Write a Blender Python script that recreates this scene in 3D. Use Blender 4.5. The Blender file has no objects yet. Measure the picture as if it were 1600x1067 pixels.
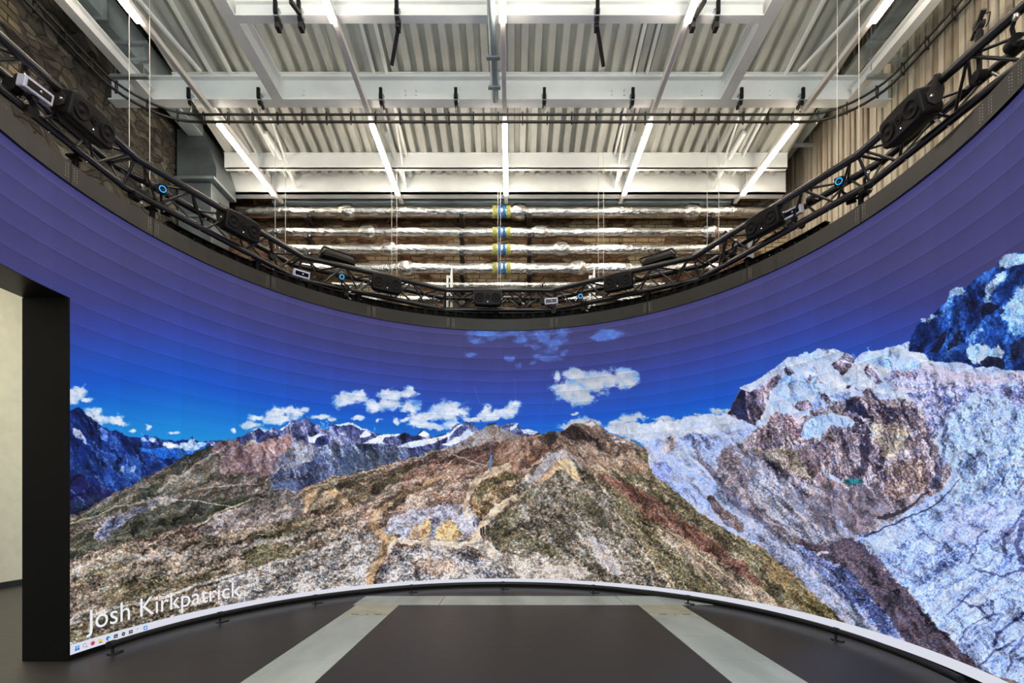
import bpy, math, random
import numpy as np
from mathutils import Vector, Matrix
random.seed(5)
scene = bpy.context.scene
COL = scene.collection
R_ = math.radians

# ---------------------------------------------------------------- camera, world, exposure
cam_d = bpy.data.cameras.new('camera'); cam = bpy.data.objects.new('camera', cam_d); COL.objects.link(cam)
cam.location = (0, 0, 1.28); cam.rotation_euler = (R_(90), 0, 0)
cam_d.sensor_width = 36; cam_d.lens = 17.0; cam_d.shift_x = 0; cam_d.shift_y = (782-533.5)/1600
cam_d.clip_start = .05; cam_d.clip_end = 100
scene.camera = cam
world = bpy.data.worlds.new('world'); scene.world = world; world.use_nodes = True
bg = world.node_tree.nodes['Background']; bg.inputs[0].default_value = (.88, .96, 1, 1); bg.inputs[1].default_value = 2.6
scene.view_settings.view_transform = 'Standard'; scene.view_settings.look = 'None'
scene.view_settings.exposure = 0; scene.view_settings.gamma = 1; scene.view_settings.use_curve_mapping = False
LAMP = 42.0            # emission of the ceiling light lines
# ---------------------------------------------------------------- the picture the LED wall displays
F_PX = 755.56; Y_HOR = 782.0; CAM_Z = 1.28
SC_X, SC_Y, SC_R = -0.149, 3.794, 3.379          # centre and radius of the LED wall
LED_Z0, LED_Z1 = 0.046, 3.795
LED_A0, LED_A1 = math.radians(-124), math.radians(124)   # angle from +Y, clockwise seen from above

def paint_panorama():
    S = 1.5
    X0, X1, Y0, Y1 = -60, 1700, 120, 1110
    W = int((X1-X0)*S); H = int((Y1-Y0)*S)
    xx = (np.arange(W, dtype=np.float32)/S + X0)[None, :].repeat(H, 0)
    yy = (np.arange(H, dtype=np.float32)/S + Y0)[:, None].repeat(W, 1)
    rng = np.random.RandomState(7)
    lat = rng.rand(24, 256, 256).astype(np.float32)

    def vn(x, y, k):
        L = lat[k % 24]
        xi = np.floor(x); yi = np.floor(y)
        fx = x-xi; fy = y-yi
        fx = fx*fx*(3-2*fx); fy = fy*fy*(3-2*fy)
        xi = xi.astype(np.int32) & 255; yi = yi.astype(np.int32) & 255
        x1 = (xi+1) & 255; y1 = (yi+1) & 255
        a = L[yi, xi]; b = L[yi, x1]; c = L[y1, xi]; d = L[y1, x1]
        return (a+(b-a)*fx)*(1-fy)+(c+(d-c)*fx)*fy

    def fbm(x, y, k, o=5, g=.55):
        s = 0; a = 1.0; t = 0
        for i in range(o):
            s = s+a*vn(x*2**i+17.3*i, y*2**i+9.1*i, k+i); t += a; a *= g
        return s/t                                   # about .5 +- .2

    wx = (fbm(xx/14, yy/14, 1, 5, .6)-.5); wy = (fbm(xx/14+40, yy/14, 3, 5, .6)-.5)
    speck = vn(xx/1.9, yy/1.7, 5)*.55+vn(xx/1.1, yy/1.05, 6)*.45
    speckB = vn(xx/3.6, yy/2.8, 9)*.6+vn(xx/1.8, yy/1.6, 10)*.4
    edge = fbm(xx/7, yy/5, 13, 4, .7)
    img = np.zeros((H, W, 3), np.float32)

    def box(pts, pad=14):
        px = [p[0] for p in pts]; py = [p[1] for p in pts]
        a = max(0, int((min(px)-pad-X0)*S)); b = min(W, int((max(px)+pad-X0)*S)+1)
        c = max(0, int((min(py)-pad-Y0)*S)); d = min(H, int((max(py)+pad-Y0)*S)+1)
        return slice(c, d), slice(a, b)

    def mask(pts, sl, wob=6.):
        x = xx[sl]+wx[sl]*wob*2; y = yy[sl]+wy[sl]*wob*2
        m = np.zeros(x.shape, bool)
        n = len(pts)
        for i in range(n):
            xa, ya = pts[i]; xb, yb = pts[(i+1) % n]
            if ya == yb: continue
            m ^= ((ya > y) != (yb > y)) & (x < (xb-xa)*(y-ya)/(yb-ya)+xa)
        m = m.astype(np.float32)
        # a small blur for a clean edge
        m[1:-1, 1:-1] = (m[1:-1, 1:-1]*2+m[:-2, 1:-1]+m[2:, 1:-1]+m[1:-1, :-2]+m[1:-1, 2:])/6
        if wob >= 6:                                  # ground: ragged edges that run into each other
            r = int((3 if wob < 7 else 5 if wob < 9 else 8)*S)
            if min(m.shape) > 2*r+4:
                for ax in (0, 1):
                    c = np.cumsum(m, ax, dtype=np.float32); b = m.copy()
                    if ax == 0: b[r:-r-1] = (c[2*r+1:]-c[:-2*r-1])/(2*r+1)
                    else: b[:, r:-r-1] = (c[:, 2*r+1:]-c[:, :-2*r-1])/(2*r+1)
                    m = b
                m = np.clip((m-.5)*3.2+(edge[sl]-.5)*4.2+.5, 0, 1)*np.clip(m*8, 0, 1)
        return m

    def ramp(v, cols):
        n = len(cols)-1
        v = np.clip(v, 0, 1)*n
        i = np.minimum(v.astype(np.int32), n-1); f = (v-i)[..., None]
        c = np.array(cols, np.float32)
        return c[i]*(1-f)+c[i+1]*f

    def rock(sl, cols, ang=0., su=20., sv=6., k=1, con=1.7, sp=.25, big=False, oct=5, patch=.5, cut=.5):
        """streaky ground: cols dark to light; ang = direction of the streaks in degrees (screen, y down)"""
        a = math.radians(ang)
        x = xx[sl]; y = yy[sl]
        u = (x*math.cos(a)+y*math.sin(a)); v = (-x*math.sin(a)+y*math.cos(a))
        u = u+wx[sl]*16; v = v+wy[sl]*16
        n1 = fbm(u/su, v/sv, k, oct, .62)
        n2 = fbm(u/(su*3)+7, v/(sv*3)+3, k+4, 4, .5)
        n = (1-patch)*n1+patch*n2
        s = (speckB*.6+speck*.4 if big else speck)[sl]
        sp = min(sp, .3+.35*sp)*.9
        return ramp((n-cut)*con+.5+(s-.5)*sp*2, cols)

    ground = np.zeros((H, W), np.float32); land = [False]
    def put(sl, m, c, a=1.):
        if land[0]: ground[sl] = np.maximum(ground[sl], m)
        m = (m*a)[..., None]
        img[sl] = img[sl]*(1-m)+c*m

    def fill(pts, cols, wob=6., a=1., **kw):
        sl = box(pts); m = mask(pts, sl, wob)
        put(sl, m, rock(sl, cols, **kw), a)

    def stroke(pts, w, col, a=1., wob=3., rough=.5, w2=None):
        """a path or crack along pts; the width goes from w to w2"""
        sl = box(pts, 10+w); x = xx[sl]+wx[sl]*wob*2; y = yy[sl]+wy[sl]*wob*2
        best = np.full(x.shape, -9., np.float32); n = len(pts)-1
        for i in range(n):
            xa, ya = pts[i]; xb, yb = pts[i+1]
            dx, dy = xb-xa, yb-ya; L = dx*dx+dy*dy+1e-6
            t = np.clip(((x-xa)*dx+(y-ya)*dy)/L, 0, 1)
            d = np.hypot(x-xa-dx*t, y-ya-dy*t)
            ww = w if w2 is None else w+(w2-w)*(i+t)/n
            best = np.maximum(best, ww/2-d)
        m = np.clip(best/1.0+.5+(speck[sl]-.5)*rough, 0, 1)
        put(sl, m, np.array(col, np.float32), a)

    R = lambda *c: [np.array(q, np.float32) for q in c]
    # ---- sky: colour by height; off-axis violet and ambient reflection painted in towards the top
    DD = None
    ang = np.linspace(-1.2, 1.2, 1600)
    pxs = 800+F_PX*(SC_X+SC_R*np.sin(ang))/(SC_Y+SC_R*np.cos(ang)); dps = SC_Y+SC_R*np.cos(ang)
    o = np.argsort(pxs); dep = np.interp(xx[0], pxs[o], dps[o]).astype(np.float32)
    zz = CAM_Z+(Y_HOR-yy)*dep[None, :]/F_PX
    zs = [1.75, 2.05, 2.3, 2.53, 2.8, 3.05, 3.35, 3.8]
    cs = np.array([(32, 150, 215), (22, 128, 208), (14, 102, 200), (18, 80, 190), (34, 72, 170), (46, 63, 150), (53, 58, 122), (61, 60, 110)], np.float32)
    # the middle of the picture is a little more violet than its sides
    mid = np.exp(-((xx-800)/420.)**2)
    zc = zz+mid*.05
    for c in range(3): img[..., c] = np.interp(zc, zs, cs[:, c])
    # ---- clouds
    dens = np.zeros((H, W), np.float32)
    def puff(x, y, rx, ry, s=1.):
        rx *= 1.14; ry *= 1.12
        pts = [(x-rx*1.9, y-ry*1.9), (x+rx*1.9, y+ry*1.9)]; sl = box(pts, 4)
        d = ((xx[sl]+wx[sl]*14-x)/rx)**2+((yy[sl]+wy[sl]*10-y)/ry)**2
        dens[sl] = np.maximum(dens[sl], s*np.exp(-d*.75))
    for q in [(116, 617, 16, 11), (124, 609, 12, 7), (135, 624, 10, 4), (146, 647, 15, 9), (160, 655, 15, 8), (183, 655, 12, 8), (233, 669, 5, 5), (205, 671, 6, 3), (272, 676, 11, 3), (188, 661, 10, 4),
              (366, 673, 5, 5), (395, 663, 16, 7), (400, 652, 12, 6), (433, 645, 17, 11), (462, 643, 18, 9), (410, 672, 16, 6), (440, 655, 26, 8), (475, 640, 10, 5), (500, 652, 16, 5), (518, 657, 10, 4),
              (540, 625, 15, 14), (560, 620, 15, 12), (585, 634, 16, 12), (612, 618, 18, 13), (605, 630, 24, 9), (638, 613, 12, 7), (640, 637, 16, 11), (655, 651, 22, 9), (700, 641, 26, 15), (685, 650, 34, 9), (722, 645, 16, 10), (735, 655, 16, 5),
              (662, 665, 18, 6), (650, 662, 12, 6), (680, 667, 12, 5), (707, 664, 14, 6), (765, 650, 22, 8), (788, 645, 20, 9), (803, 634, 12, 8), (760, 640, 12, 6), (560, 653, 14, 4), (592, 656, 6, 4), (619, 658, 5, 6), (635, 655, 8, 3),
              (890, 608, 26, 17), (910, 618, 26, 14), (928, 600, 30, 16), (955, 593, 26, 13), (975, 585, 18, 10), (985, 597, 12, 8), (870, 590, 7, 9), (902, 585, 18, 9),
              (905, 660, 20, 9), (925, 662, 20, 9), (890, 668, 18, 6), (965, 662, 26, 6), (985, 655, 20, 8), (1000, 650, 14, 7), (1120, 641, 8, 5), (1088, 649, 6, 5), (1140, 640, 12, 5), (1040, 656, 14, 4), (897, 646, 7, 2)]:
        puff(*q)
    n = fbm(xx/16, yy/11, 2, 6, .62); n2 = fbm(xx/7, yy/6, 8, 4, .6)
    al = np.clip((dens-.44+(n-.5)*1.25)*3.6, 0, 1)*np.clip(dens*4-.5, 0, 1)
    shade = np.clip((dens-.25)*1.2+(n2-.5)*1.3, 0, 1)
    cc = ramp(shade, [(96, 160, 226), (140, 182, 228), (186, 204, 228), (210, 217, 232), (226, 231, 240)])
    put(slice(None), al, cc, .95)
    dens[:] = 0
    for q in [(760, 522, 26, 7), (790, 520, 26, 8), (812, 528, 14, 6), (848, 527, 26, 10), (872, 523, 16, 12), (860, 545, 18, 12), (855, 558, 18, 7), (835, 540, 14, 5), (868, 535, 22, 8), (952, 523, 24, 7), (940, 527, 14, 5), (797, 558, 7, 5), (812, 570, 5, 5), (833, 568, 6, 4), (735, 553, 8, 4), (742, 530, 14, 5), (880, 550, 10, 4)]:
        puff(*q)
    al = np.clip((dens-.36+(n-.5)*1.9)*1.5, 0, 1)*np.clip(dens*2.2-.3, 0, 1)
    put(slice(None), al, ramp(n2, [(70, 92, 172), (80, 118, 206), (98, 144, 220)]), .85)
    stroke([(741, 604), (752, 636)], .8, (96, 112, 190), .5, 0); stroke([(805, 592), (805, 622)], .8, (96, 110, 180), .5, 0); stroke([(868, 620), (861, 642)], .8, (96, 112, 190), .4, 0)

    # ---- far ranges, left
    land[0] = True
    fill([(60, 800), (110, 815), (350, 700), (760, 690), (1020, 700), (1200, 800), (1760, 800), (1760, 1180), (60, 1180)], [(56, 50, 48), (98, 88, 82), (140, 130, 126)], 4)
    navy = [(10, 18, 50), (16, 32, 78), (26, 48, 106), (44, 76, 142), (100, 130, 184)]
    fill([(100, 645), (110, 641), (120, 636), (125, 638), (130, 644), (142, 654), (160, 666), (172, 675), (180, 674), (195, 679), (207, 682), (220, 684), (227, 680), (240, 682), (250, 685), (262, 687), (272, 690), (282, 688), (295, 686), (300, 681), (305, 687), (315, 690), (327, 688), (345, 688), (345, 700), (300, 715), (260, 735), (200, 770), (150, 800), (100, 830)],
         navy, 4, ang=58, su=26, sv=7, k=3, con=2.2, sp=.10, cut=.53)
    snow = [(70, 108, 180), (130, 160, 206), (182, 198, 224), (214, 222, 236)]
    fill([(212, 690), (228, 683), (245, 688), (262, 692), (276, 694), (290, 690), (302, 683), (312, 692), (328, 690), (342, 688), (330, 696), (300, 706), (280, 700), (262, 700), (240, 692), (225, 690)], snow, 7, ang=20, su=10, sv=4, k=5, con=2.6, sp=.1, cut=.47)
    fill([(275, 700), (300, 706), (322, 697), (322, 704), (290, 714), (255, 716), (210, 700), (240, 700)], [(16, 56, 134), (34, 90, 168), (58, 118, 190)], 5, ang=-20, su=12, sv=5, k=2)
    fill([(112, 668), (122, 672), (134, 686), (138, 694), (128, 688), (116, 682)], [(60, 90, 160), (130, 150, 200), (185, 195, 225)], 5, k=4, con=2.5)
    fill([(152, 672), (160, 666), (170, 678), (168, 690), (158, 684)], [(30, 56, 130), (80, 110, 180), (120, 150, 205)], 5, k=4, con=2.5)
    fill([(190, 727), (194, 726), (193, 738), (188, 735)], snow, 3, k=4); fill([(204, 728), (211, 726), (209, 739), (203, 737)], snow, 4, k=4); fill([(117, 752), (124, 752), (125, 758), (118, 758)], snow, 3, k=4)
    fill([(100, 740), (130, 745), (160, 765), (185, 768), (150, 800), (100, 832)], [(22, 24, 60), (28, 30, 72), (30, 38, 88)], 10, k=6, con=1.5, sp=.05)
    fill([(100, 790), (140, 775), (175, 772), (150, 786), (100, 822)], [(24, 26, 58), (30, 34, 66), (30, 48, 66)], 6, k=6, sp=.05)

    # ---- snow peaks in the middle distance
    alp = [(22, 28, 58), (40, 46, 84), (66, 72, 112), (104, 108, 146), (168, 176, 206)]
    fill([(350, 690), (360, 688), (370, 683), (390, 676), (400, 672), (405, 669), (412, 675), (425, 666), (435, 671), (445, 666), (457, 657), (468, 660), (480, 655), (487, 660), (500, 665), (509, 672), (522, 662), (542, 660), (550, 661), (570, 671), (585, 677), (597, 678), (625, 678), (630, 675), (642, 678), (652, 680), (662, 673), (677, 682), (690, 680), (700, 675), (712, 662), (722, 661), (730, 659), (740, 662), (747, 672), (760, 690), (760, 720), (640, 740), (400, 790), (350, 760)],
         alp, 5, ang=62, su=16, sv=5, k=7, con=2.3, sp=.2, cut=.5)
    fill([(780, 668), (790, 662), (800, 659), (807, 660), (815, 670), (825, 672), (840, 674), (846, 680), (820, 684), (790, 682)], [(30, 34, 60), (70, 74, 104), (140, 150, 186)], 4, k=7, con=2.2)
    for p in [[(522, 663), (540, 660), (552, 661), (570, 671), (585, 677), (578, 676), (560, 668), (545, 663), (528, 665)], [(562, 680), (572, 673), (580, 680), (574, 684), (562, 684)], [(575, 690), (590, 680), (600, 678), (625, 678), (632, 676), (620, 681), (600, 683), (598, 690), (610, 696), (590, 692), (560, 694)],
              [(610, 702), (640, 690), (660, 686), (690, 682), (702, 676), (716, 664), (724, 663), (712, 672), (700, 682), (680, 692), (640, 700), (618, 706)], [(654, 680), (662, 674), (668, 676), (672, 680), (662, 682)], [(710, 684), (720, 680), (732, 671), (744, 677), (738, 682), (722, 688), (700, 690)],
              [(435, 671), (446, 666), (456, 658), (450, 666), (440, 673)], [(482, 682), (500, 676), (508, 680), (494, 684), (490, 692), (482, 690)], [(798, 668), (808, 660), (808, 668), (800, 674)], [(815, 671), (830, 672), (840, 675), (834, 680), (820, 678)], [(690, 693), (706, 688), (722, 690), (700, 697)]]:
        fill(p, [(150, 166, 206), (204, 212, 232), (236, 240, 248)], 3, k=3, con=2, sp=.12)
    blueg = [(22, 28, 50), (42, 50, 74), (66, 74, 102), (92, 104, 136), (140, 152, 180)]
    fill([(395, 730), (420, 700), (470, 690), (500, 698), (560, 694), (610, 695), (640, 706), (680, 702), (700, 700), (720, 696), (690, 710), (640, 722), (580, 746), (500, 765), (470, 800), (380, 800)], blueg, 8, ang=65, su=20, sv=6, k=9, con=2.2, sp=.25)
    fill([(530, 710), (600, 700), (625, 712), (600, 735), (560, 748), (535, 745)], [(36, 46, 70), (58, 72, 92), (88, 100, 118)], 9, a=.7, ang=55, su=16, sv=6, k=4)

    # ---- long hill on the left
    hill = [(28, 31, 28), (52, 52, 46), (78, 73, 69), (110, 102, 99), (160, 156, 158)]
    fill([(100, 820), (110, 815), (150, 787), (177, 772), (205, 760), (225, 747), (250, 735), (275, 722), (300, 711), (320, 702), (337, 694), (350, 686), (362, 689), (380, 692), (400, 688), (420, 700), (420, 760), (460, 790), (470, 830), (300, 840), (100, 900)],
         hill, 6, ang=-30, su=30, sv=6, k=11, con=1.9, sp=.28)
    fill([(330, 700), (350, 686), (362, 689), (385, 695), (420, 705), (440, 716), (430, 735), (415, 745), (380, 740), (340, 738), (350, 715)], [(50, 38, 44), (88, 70, 78), (128, 106, 112), (158, 136, 142)], 8, ang=70, su=18, sv=5, k=2, con=2.2, sp=.25)
    fill([(378, 702), (400, 694), (440, 680), (455, 678), (462, 688), (448, 705), (432, 715), (410, 708), (398, 708)], [(110, 80, 86), (150, 116, 116), (176, 142, 138)], 4, ang=-55, su=26, sv=6, k=6, con=1.5, sp=.15)
    fill([(448, 705), (462, 686), (480, 692), (500, 700), (490, 720), (460, 735), (430, 730)], [(70, 74, 90), (108, 110, 126), (150, 152, 166)], 6, ang=50, su=20, sv=5, k=6, con=1.8)
    fill([(100, 815), (150, 790), (200, 772), (260, 745), (300, 738), (340, 742), (300, 760), (230, 785), (160, 805), (100, 828)], [(34, 46, 44), (56, 62, 54), (96, 92, 84), (146, 140, 138)], 8, ang=-28, su=30, sv=5, k=12, con=1.9, sp=.3)
    fill([(110, 845), (200, 800), (280, 785), (380, 775), (420, 790), (350, 820), (260, 835), (180, 850), (100, 875)], [(26, 32, 30), (48, 52, 44), (74, 76, 68), (104, 104, 104)], 10, ang=-12, su=34, sv=7, k=13, con=1.7, sp=.25)
    fill([(150, 830), (170, 812), (205, 798), (235, 785), (250, 782), (230, 800), (190, 818), (170, 840), (150, 850)], [(40, 44, 58), (92, 98, 122), (160, 164, 184)], 7, ang=-50, su=14, sv=4, k=14, con=2.4, sp=.4)
    stroke([(110, 818), (150, 806), (180, 792), (205, 788)], 2.2, (150, 146, 128), .8)
    stroke([(268, 780), (310, 783), (350, 790), (368, 793)], 1.4, (176, 178, 180), .85)
    stroke([(310, 764), (360, 758), (405, 756), (425, 745), (440, 728)], 1.8, (150, 146, 150), .7)
    stroke([(200, 790), (235, 780), (262, 776), (275, 782)], 4, (170, 168, 176), .6, 6, 1.6)
    stroke([(240, 772), (290, 738), (340, 706), (352, 700)], 4.5, (160, 154, 158), .55, 6, 1.4)
    for a in range(5): stroke([(380+a*5, 745), (388+a*4, 772)], 1.2, (140, 120, 126), .5, 5, 1.)

    # ---- foreground ridge falling to the left (rubble and grass)
    rub = [(30, 28, 25), (70, 62, 54), (112, 100, 89), (154, 141, 130), (204, 197, 190)]
    grass = [(36, 36, 24), (64, 62, 40), (94, 90, 60), (130, 122, 92)]
    fill([(100, 880), (160, 858), (220, 842), (290, 822), (330, 808), (370, 796), (400, 783), (440, 770), (470, 764), (520, 744), (560, 738), (620, 722), (680, 706), (712, 697), (740, 678), (760, 667), (770, 662), (780, 666), (790, 678), (820, 684), (860, 676), (880, 680), (930, 740), (900, 930), (100, 1060)],
         [(40, 32, 30), (80, 62, 56), (116, 92, 82), (150, 128, 116), (186, 172, 164)], 5, ang=-24, su=34, sv=6, k=15, con=1.9, sp=.42)
    # grey summit hill in the middle with its dark brown flank
    fill([(700, 706), (722, 694), (740, 678), (760, 666), (770, 662), (782, 666), (800, 676), (820, 684), (800, 690), (770, 688), (735, 700), (712, 712)], [(92, 84, 84), (124, 116, 116), (152, 144, 144)], 5, ang=-40, su=22, sv=5, k=5, con=1.6, sp=.2)
    fill([(700, 712), (735, 700), (765, 690), (790, 690), (800, 705), (770, 712), (755, 730), (720, 725), (690, 730), (660, 735), (672, 715)], [(44, 32, 32), (78, 54, 50), (108, 78, 70), (136, 104, 92)], 6, ang=-20, su=22, sv=5, k=8, con=1.8, sp=.35)
    fill([(780, 690), (830, 682), (860, 676), (870, 684), (850, 712), (820, 728), (795, 748), (770, 740), (775, 715)], [(62, 44, 38), (104, 74, 60), (140, 108, 90), (160, 134, 122)], 6, ang=-48, su=24, sv=5, k=10, con=1.8, sp=.35)
    fill([(838, 684), (848, 678), (862, 674), (878, 680), (868, 690), (856, 696), (846, 690)], [(30, 26, 28), (62, 50, 46), (94, 80, 72)], 4, k=12, con=2)
    # brown peak right of the middle
    fill([(870, 678), (886, 668), (900, 660), (912, 661), (922, 656), (932, 662), (940, 668), (950, 674), (962, 680), (987, 687), (1000, 695), (1017, 702), (1023, 715), (1018, 734), (1000, 732), (960, 735), (930, 738), (900, 720), (880, 700)],
         [(62, 48, 42), (98, 78, 68), (132, 108, 96), (160, 138, 128)], 4, ang=32, su=30, sv=5, k=14, con=1.9, sp=.3)
    fill([(876, 676), (886, 668), (896, 666), (912, 672), (928, 684), (924, 692), (908, 688), (892, 684), (880, 682)], [(30, 26, 28), (52, 42, 42), (80, 64, 58)], 5, ang=20, k=3, su=14, sv=5, sp=.25)
    fill([(872, 688), (900, 692), (930, 700), (960, 718), (945, 728), (915, 712), (890, 704)], [(96, 74, 62), (140, 116, 100), (172, 150, 136)], 6, ang=45, su=20, sv=4, k=16, con=2.1, sp=.3)
    fill([(985, 700), (1010, 705), (1018, 715), (1012, 730), (990, 722)], [(64, 52, 44), (84, 80, 56), (122, 96, 86)], 6, k=3)
    fill([(915, 662), (924, 659), (930, 664), (924, 667)], [(170, 170, 180), (210, 210, 220)], 3)
    for q in [(958, 684), (972, 690), (980, 686), (964, 690), (990, 698)]: fill([(q[0]-4, q[1]), (q[0]+3, q[1]-2), (q[0]+5, q[1]+1), (q[0], q[1]+3)], [(150, 150, 165), (210, 210, 220)], 4)
    # left foreground rubble
    fill([(100, 880), (160, 860), (230, 845), (330, 830), (430, 815), (480, 808), (520, 800), (560, 806), (570, 850), (585, 900), (570, 935), (300, 990), (100, 1060)], rub, 8, ang=-16, su=26, sv=6, k=17, con=1.5, sp=.85, big=True)
    fill([(290, 828), (330, 808), (370, 796), (400, 783), (415, 770), (470, 765), (480, 790), (470, 806), (400, 822), (330, 836)], [(40, 38, 38), (84, 78, 80), (130, 122, 124), (184, 180, 186)], 6, ang=-55, su=18, sv=5, k=18, con=1.9, sp=.5, big=True)
    stroke([(305, 822), (345, 800), (392, 780)], 2.5, (178, 168, 144), .7, 4, 1.2)
    fill([(470, 770), (500, 752), (560, 740), (600, 742), (640, 736), (660, 745), (610, 762), (560, 790), (520, 800), (480, 800)], [(48, 40, 34), (84, 74, 58), (118, 102, 84), (154, 138, 122)], 7, ang=-28, su=22, sv=5, k=19, con=1.9, sp=.55)
    fill([(478, 772), (486, 765), (500, 762), (495, 775), (484, 790), (474, 800)], [(120, 92, 60), (170, 138, 100), (196, 168, 132)], 5, k=4, sp=.3)
    fill([(508, 768), (525, 764), (540, 776), (550, 790), (544, 792), (528, 780)], [(140, 108, 76), (186, 152, 118), (204, 176, 146)], 5, k=4, sp=.3)
    stroke([(476, 766), (520, 750), (580, 735), (640, 718), (700, 700)], 2.2, (170, 154, 136), .7, 4, 1.)
    fill([(520, 755), (560, 745), (600, 738), (650, 722), (660, 728), (620, 742), (570, 755), (530, 764)], [(34, 28, 26), (58, 50, 40), (84, 72, 58)], 7, ang=-18, su=22, sv=5, k=2, con=1.8, sp=.4)
    fill([(580, 795), (600, 780), (625, 768), (640, 775), (625, 788), (600, 800)], [(46, 38, 32), (76, 64, 52), (110, 96, 80)], 7, k=7, sp=.5)
    fill([(640, 735), (690, 722), (740, 728), (755, 742), (700, 748), (650, 760), (620, 760)], [(66, 46, 42), (106, 76, 68), (140, 110, 98), (170, 150, 140)], 7, ang=-18, su=20, sv=5, k=11, con=1.8, sp=.55)
    for p, w in [([(570, 790), (600, 770), (650, 748)], 5), ([(500, 815), (540, 798), (570, 782), (612, 758)], 3)]: stroke(p, w, (160, 148, 142), .55, 6, 1.6)
    # grassy patches on the left
    for p in [[(100, 905), (150, 880), (200, 862), (230, 860), (200, 880), (160, 900), (130, 912)], [(150, 925), (190, 905), (240, 900), (300, 900), (380, 885), (430, 870), (410, 890), (340, 905), (270, 925), (210, 940), (160, 950)], [(370, 862), (420, 852), (470, 858), (500, 850), (450, 875), (400, 880)],
              [(400, 832), (440, 820), (500, 812), (520, 806), (470, 830), (430, 848), (390, 850)], [(100, 985), (150, 960), (230, 935), (300, 925), (250, 955), (150, 990), (110, 1005)], [(370, 870), (420, 850), (440, 858), (400, 880)]]:
        fill(p, grass, 14, a=.55, ang=-16, su=14, sv=6, k=20, con=1.8, sp=.7, big=True)
    # pale bands and paths over it
    stroke([(110, 900), (180, 872), (260, 866), (330, 868), (420, 845), (500, 836)], 14, (176, 170, 174), .42, 9, 1.8, 8)
    stroke([(110, 975), (180, 950), (260, 932), (300, 916), (330, 908), (380, 894), (430, 880), (470, 872)], 4, (186, 182, 184), .75, 4, 1., 5)
    stroke([(100, 855), (150, 862), (215, 850)], 4, (190, 178, 160), .4, 8, 1.5)
    fill([(350, 905), (430, 884), (470, 872), (520, 850), (560, 825), (590, 835), (600, 860), (578, 905), (560, 930), (400, 965), (330, 975), (340, 930)], [(50, 49, 50), (94, 91, 91), (134, 130, 130), (174, 171, 173), (212, 210, 213)], 9, ang=-30, su=14, sv=7, k=21, con=1.4, sp=.95, big=True)
    fill([(100, 1010), (200, 975), (330, 930), (350, 960), (250, 985), (100, 1040)], [(28, 26, 22), (70, 64, 54), (122, 114, 100), (190, 186, 180)], 8, ang=-16, su=8, sv=5, k=21, con=1.4, sp=1., big=True)
    # hollow with ochre rocks, and the paths around it
    fill([(600, 838), (606, 812), (640, 800), (670, 792), (710, 788), (740, 790), (752, 815), (738, 838), (700, 846), (640, 842)], [(70, 70, 80), (128, 130, 148), (176, 178, 196), (214, 216, 228)], 7, ang=30, su=12, sv=6, k=5, con=2., sp=.5, big=True)
    for p in [[(655, 840), (662, 815), (670, 810), (676, 820), (668, 842)], [(678, 842), (690, 818), (700, 812), (712, 816), (722, 836), (712, 845), (694, 845)]]: fill(p, [(126, 92, 58), (196, 160, 112), (224, 196, 150)], 6, ang=60, su=10, sv=4, k=6, con=1.8, sp=.35)
    fill([(640, 842), (645, 822), (655, 815), (658, 838)], [(84, 62, 44), (130, 104, 80), (168, 142, 116)], 5, k=3, sp=.4)
    fill([(738, 768), (748, 752), (770, 742), (790, 738), (812, 745), (822, 752), (818, 766), (790, 780), (770, 800), (758, 815), (742, 812), (735, 795)], [(56, 46, 32), (112, 92, 68), (164, 140, 108), (204, 182, 150)], 7, ang=50, su=14, sv=5, k=15, con=2., sp=.45)
    fill([(745, 765), (755, 752), (790, 738), (815, 742), (818, 748), (790, 750), (765, 760), (745, 785)], grass, 5, a=.75, k=4, sp=.5)
    stroke([(790, 728), (765, 738), (742, 752), (732, 770), (727, 790), (730, 808)], 13, (194, 172, 146), .9, 6, .9, 6)
    stroke([(826, 762), (815, 772), (790, 786), (772, 800), (758, 815), (748, 832), (742, 845)], 9, (196, 176, 152), .95, 4, .7, 14)
    stroke([(700, 740), (650, 762), (610, 785), (590, 800), (582, 818), (598, 832), (606, 838)], 5, (170, 140, 104), .7, 6, 1.1, 9)
    stroke([(585, 822), (600, 836), (612, 842), (598, 860), (585, 885), (578, 912)], 11, (168, 136, 100), .9, 5, 1., 12)
    stroke([(606, 862), (612, 850), (625, 844), (660, 848), (700, 850), (740, 850)], 6, (196, 186, 172), .9, 4, .8, 10)
    # pale gravel apron running to the rail
    fill([(735, 845), (748, 838), (765, 848), (780, 862), (800, 868), (850, 880), (900, 882), (930, 900), (900, 912), (820, 910), (800, 890), (770, 876), (745, 862)], [(140, 130, 122), (180, 172, 166), (204, 198, 196)], 8, ang=20, su=26, sv=5, k=18, con=1.4, sp=.3)
    fill([(612, 862), (640, 852), (700, 855), (740, 862), (770, 878), (800, 895), (820, 910), (590, 922), (592, 900)], [(46, 48, 52), (96, 98, 106), (146, 142, 146), (196, 190, 190), (214, 206, 204)], 8, ang=15, su=12, sv=7, k=19, con=1.5, sp=.95, big=True)
    fill([(640, 880), (680, 870), (720, 880), (700, 900), (650, 902)], [(84, 62, 48), (148, 110, 88), (190, 160, 140)], 14, a=.5, k=3, sp=.8, big=True)
    # central stony mound with its grey top and ochre scar
    fill([(800, 760), (822, 745), (840, 728), (862, 710), (876, 702), (888, 706), (905, 725), (925, 742), (960, 790), (1000, 840), (1050, 900), (1060, 925), (930, 915), (930, 900), (900, 882), (850, 880), (800, 868), (770, 855), (758, 835), (765, 815), (790, 795), (826, 770)],
         [(34, 30, 24), (76, 69, 58), (116, 108, 99), (158, 151, 147), (204, 202, 206)], 6, ang=42, su=22, sv=7, k=22, con=1.5, sp=.85, big=True)
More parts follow.
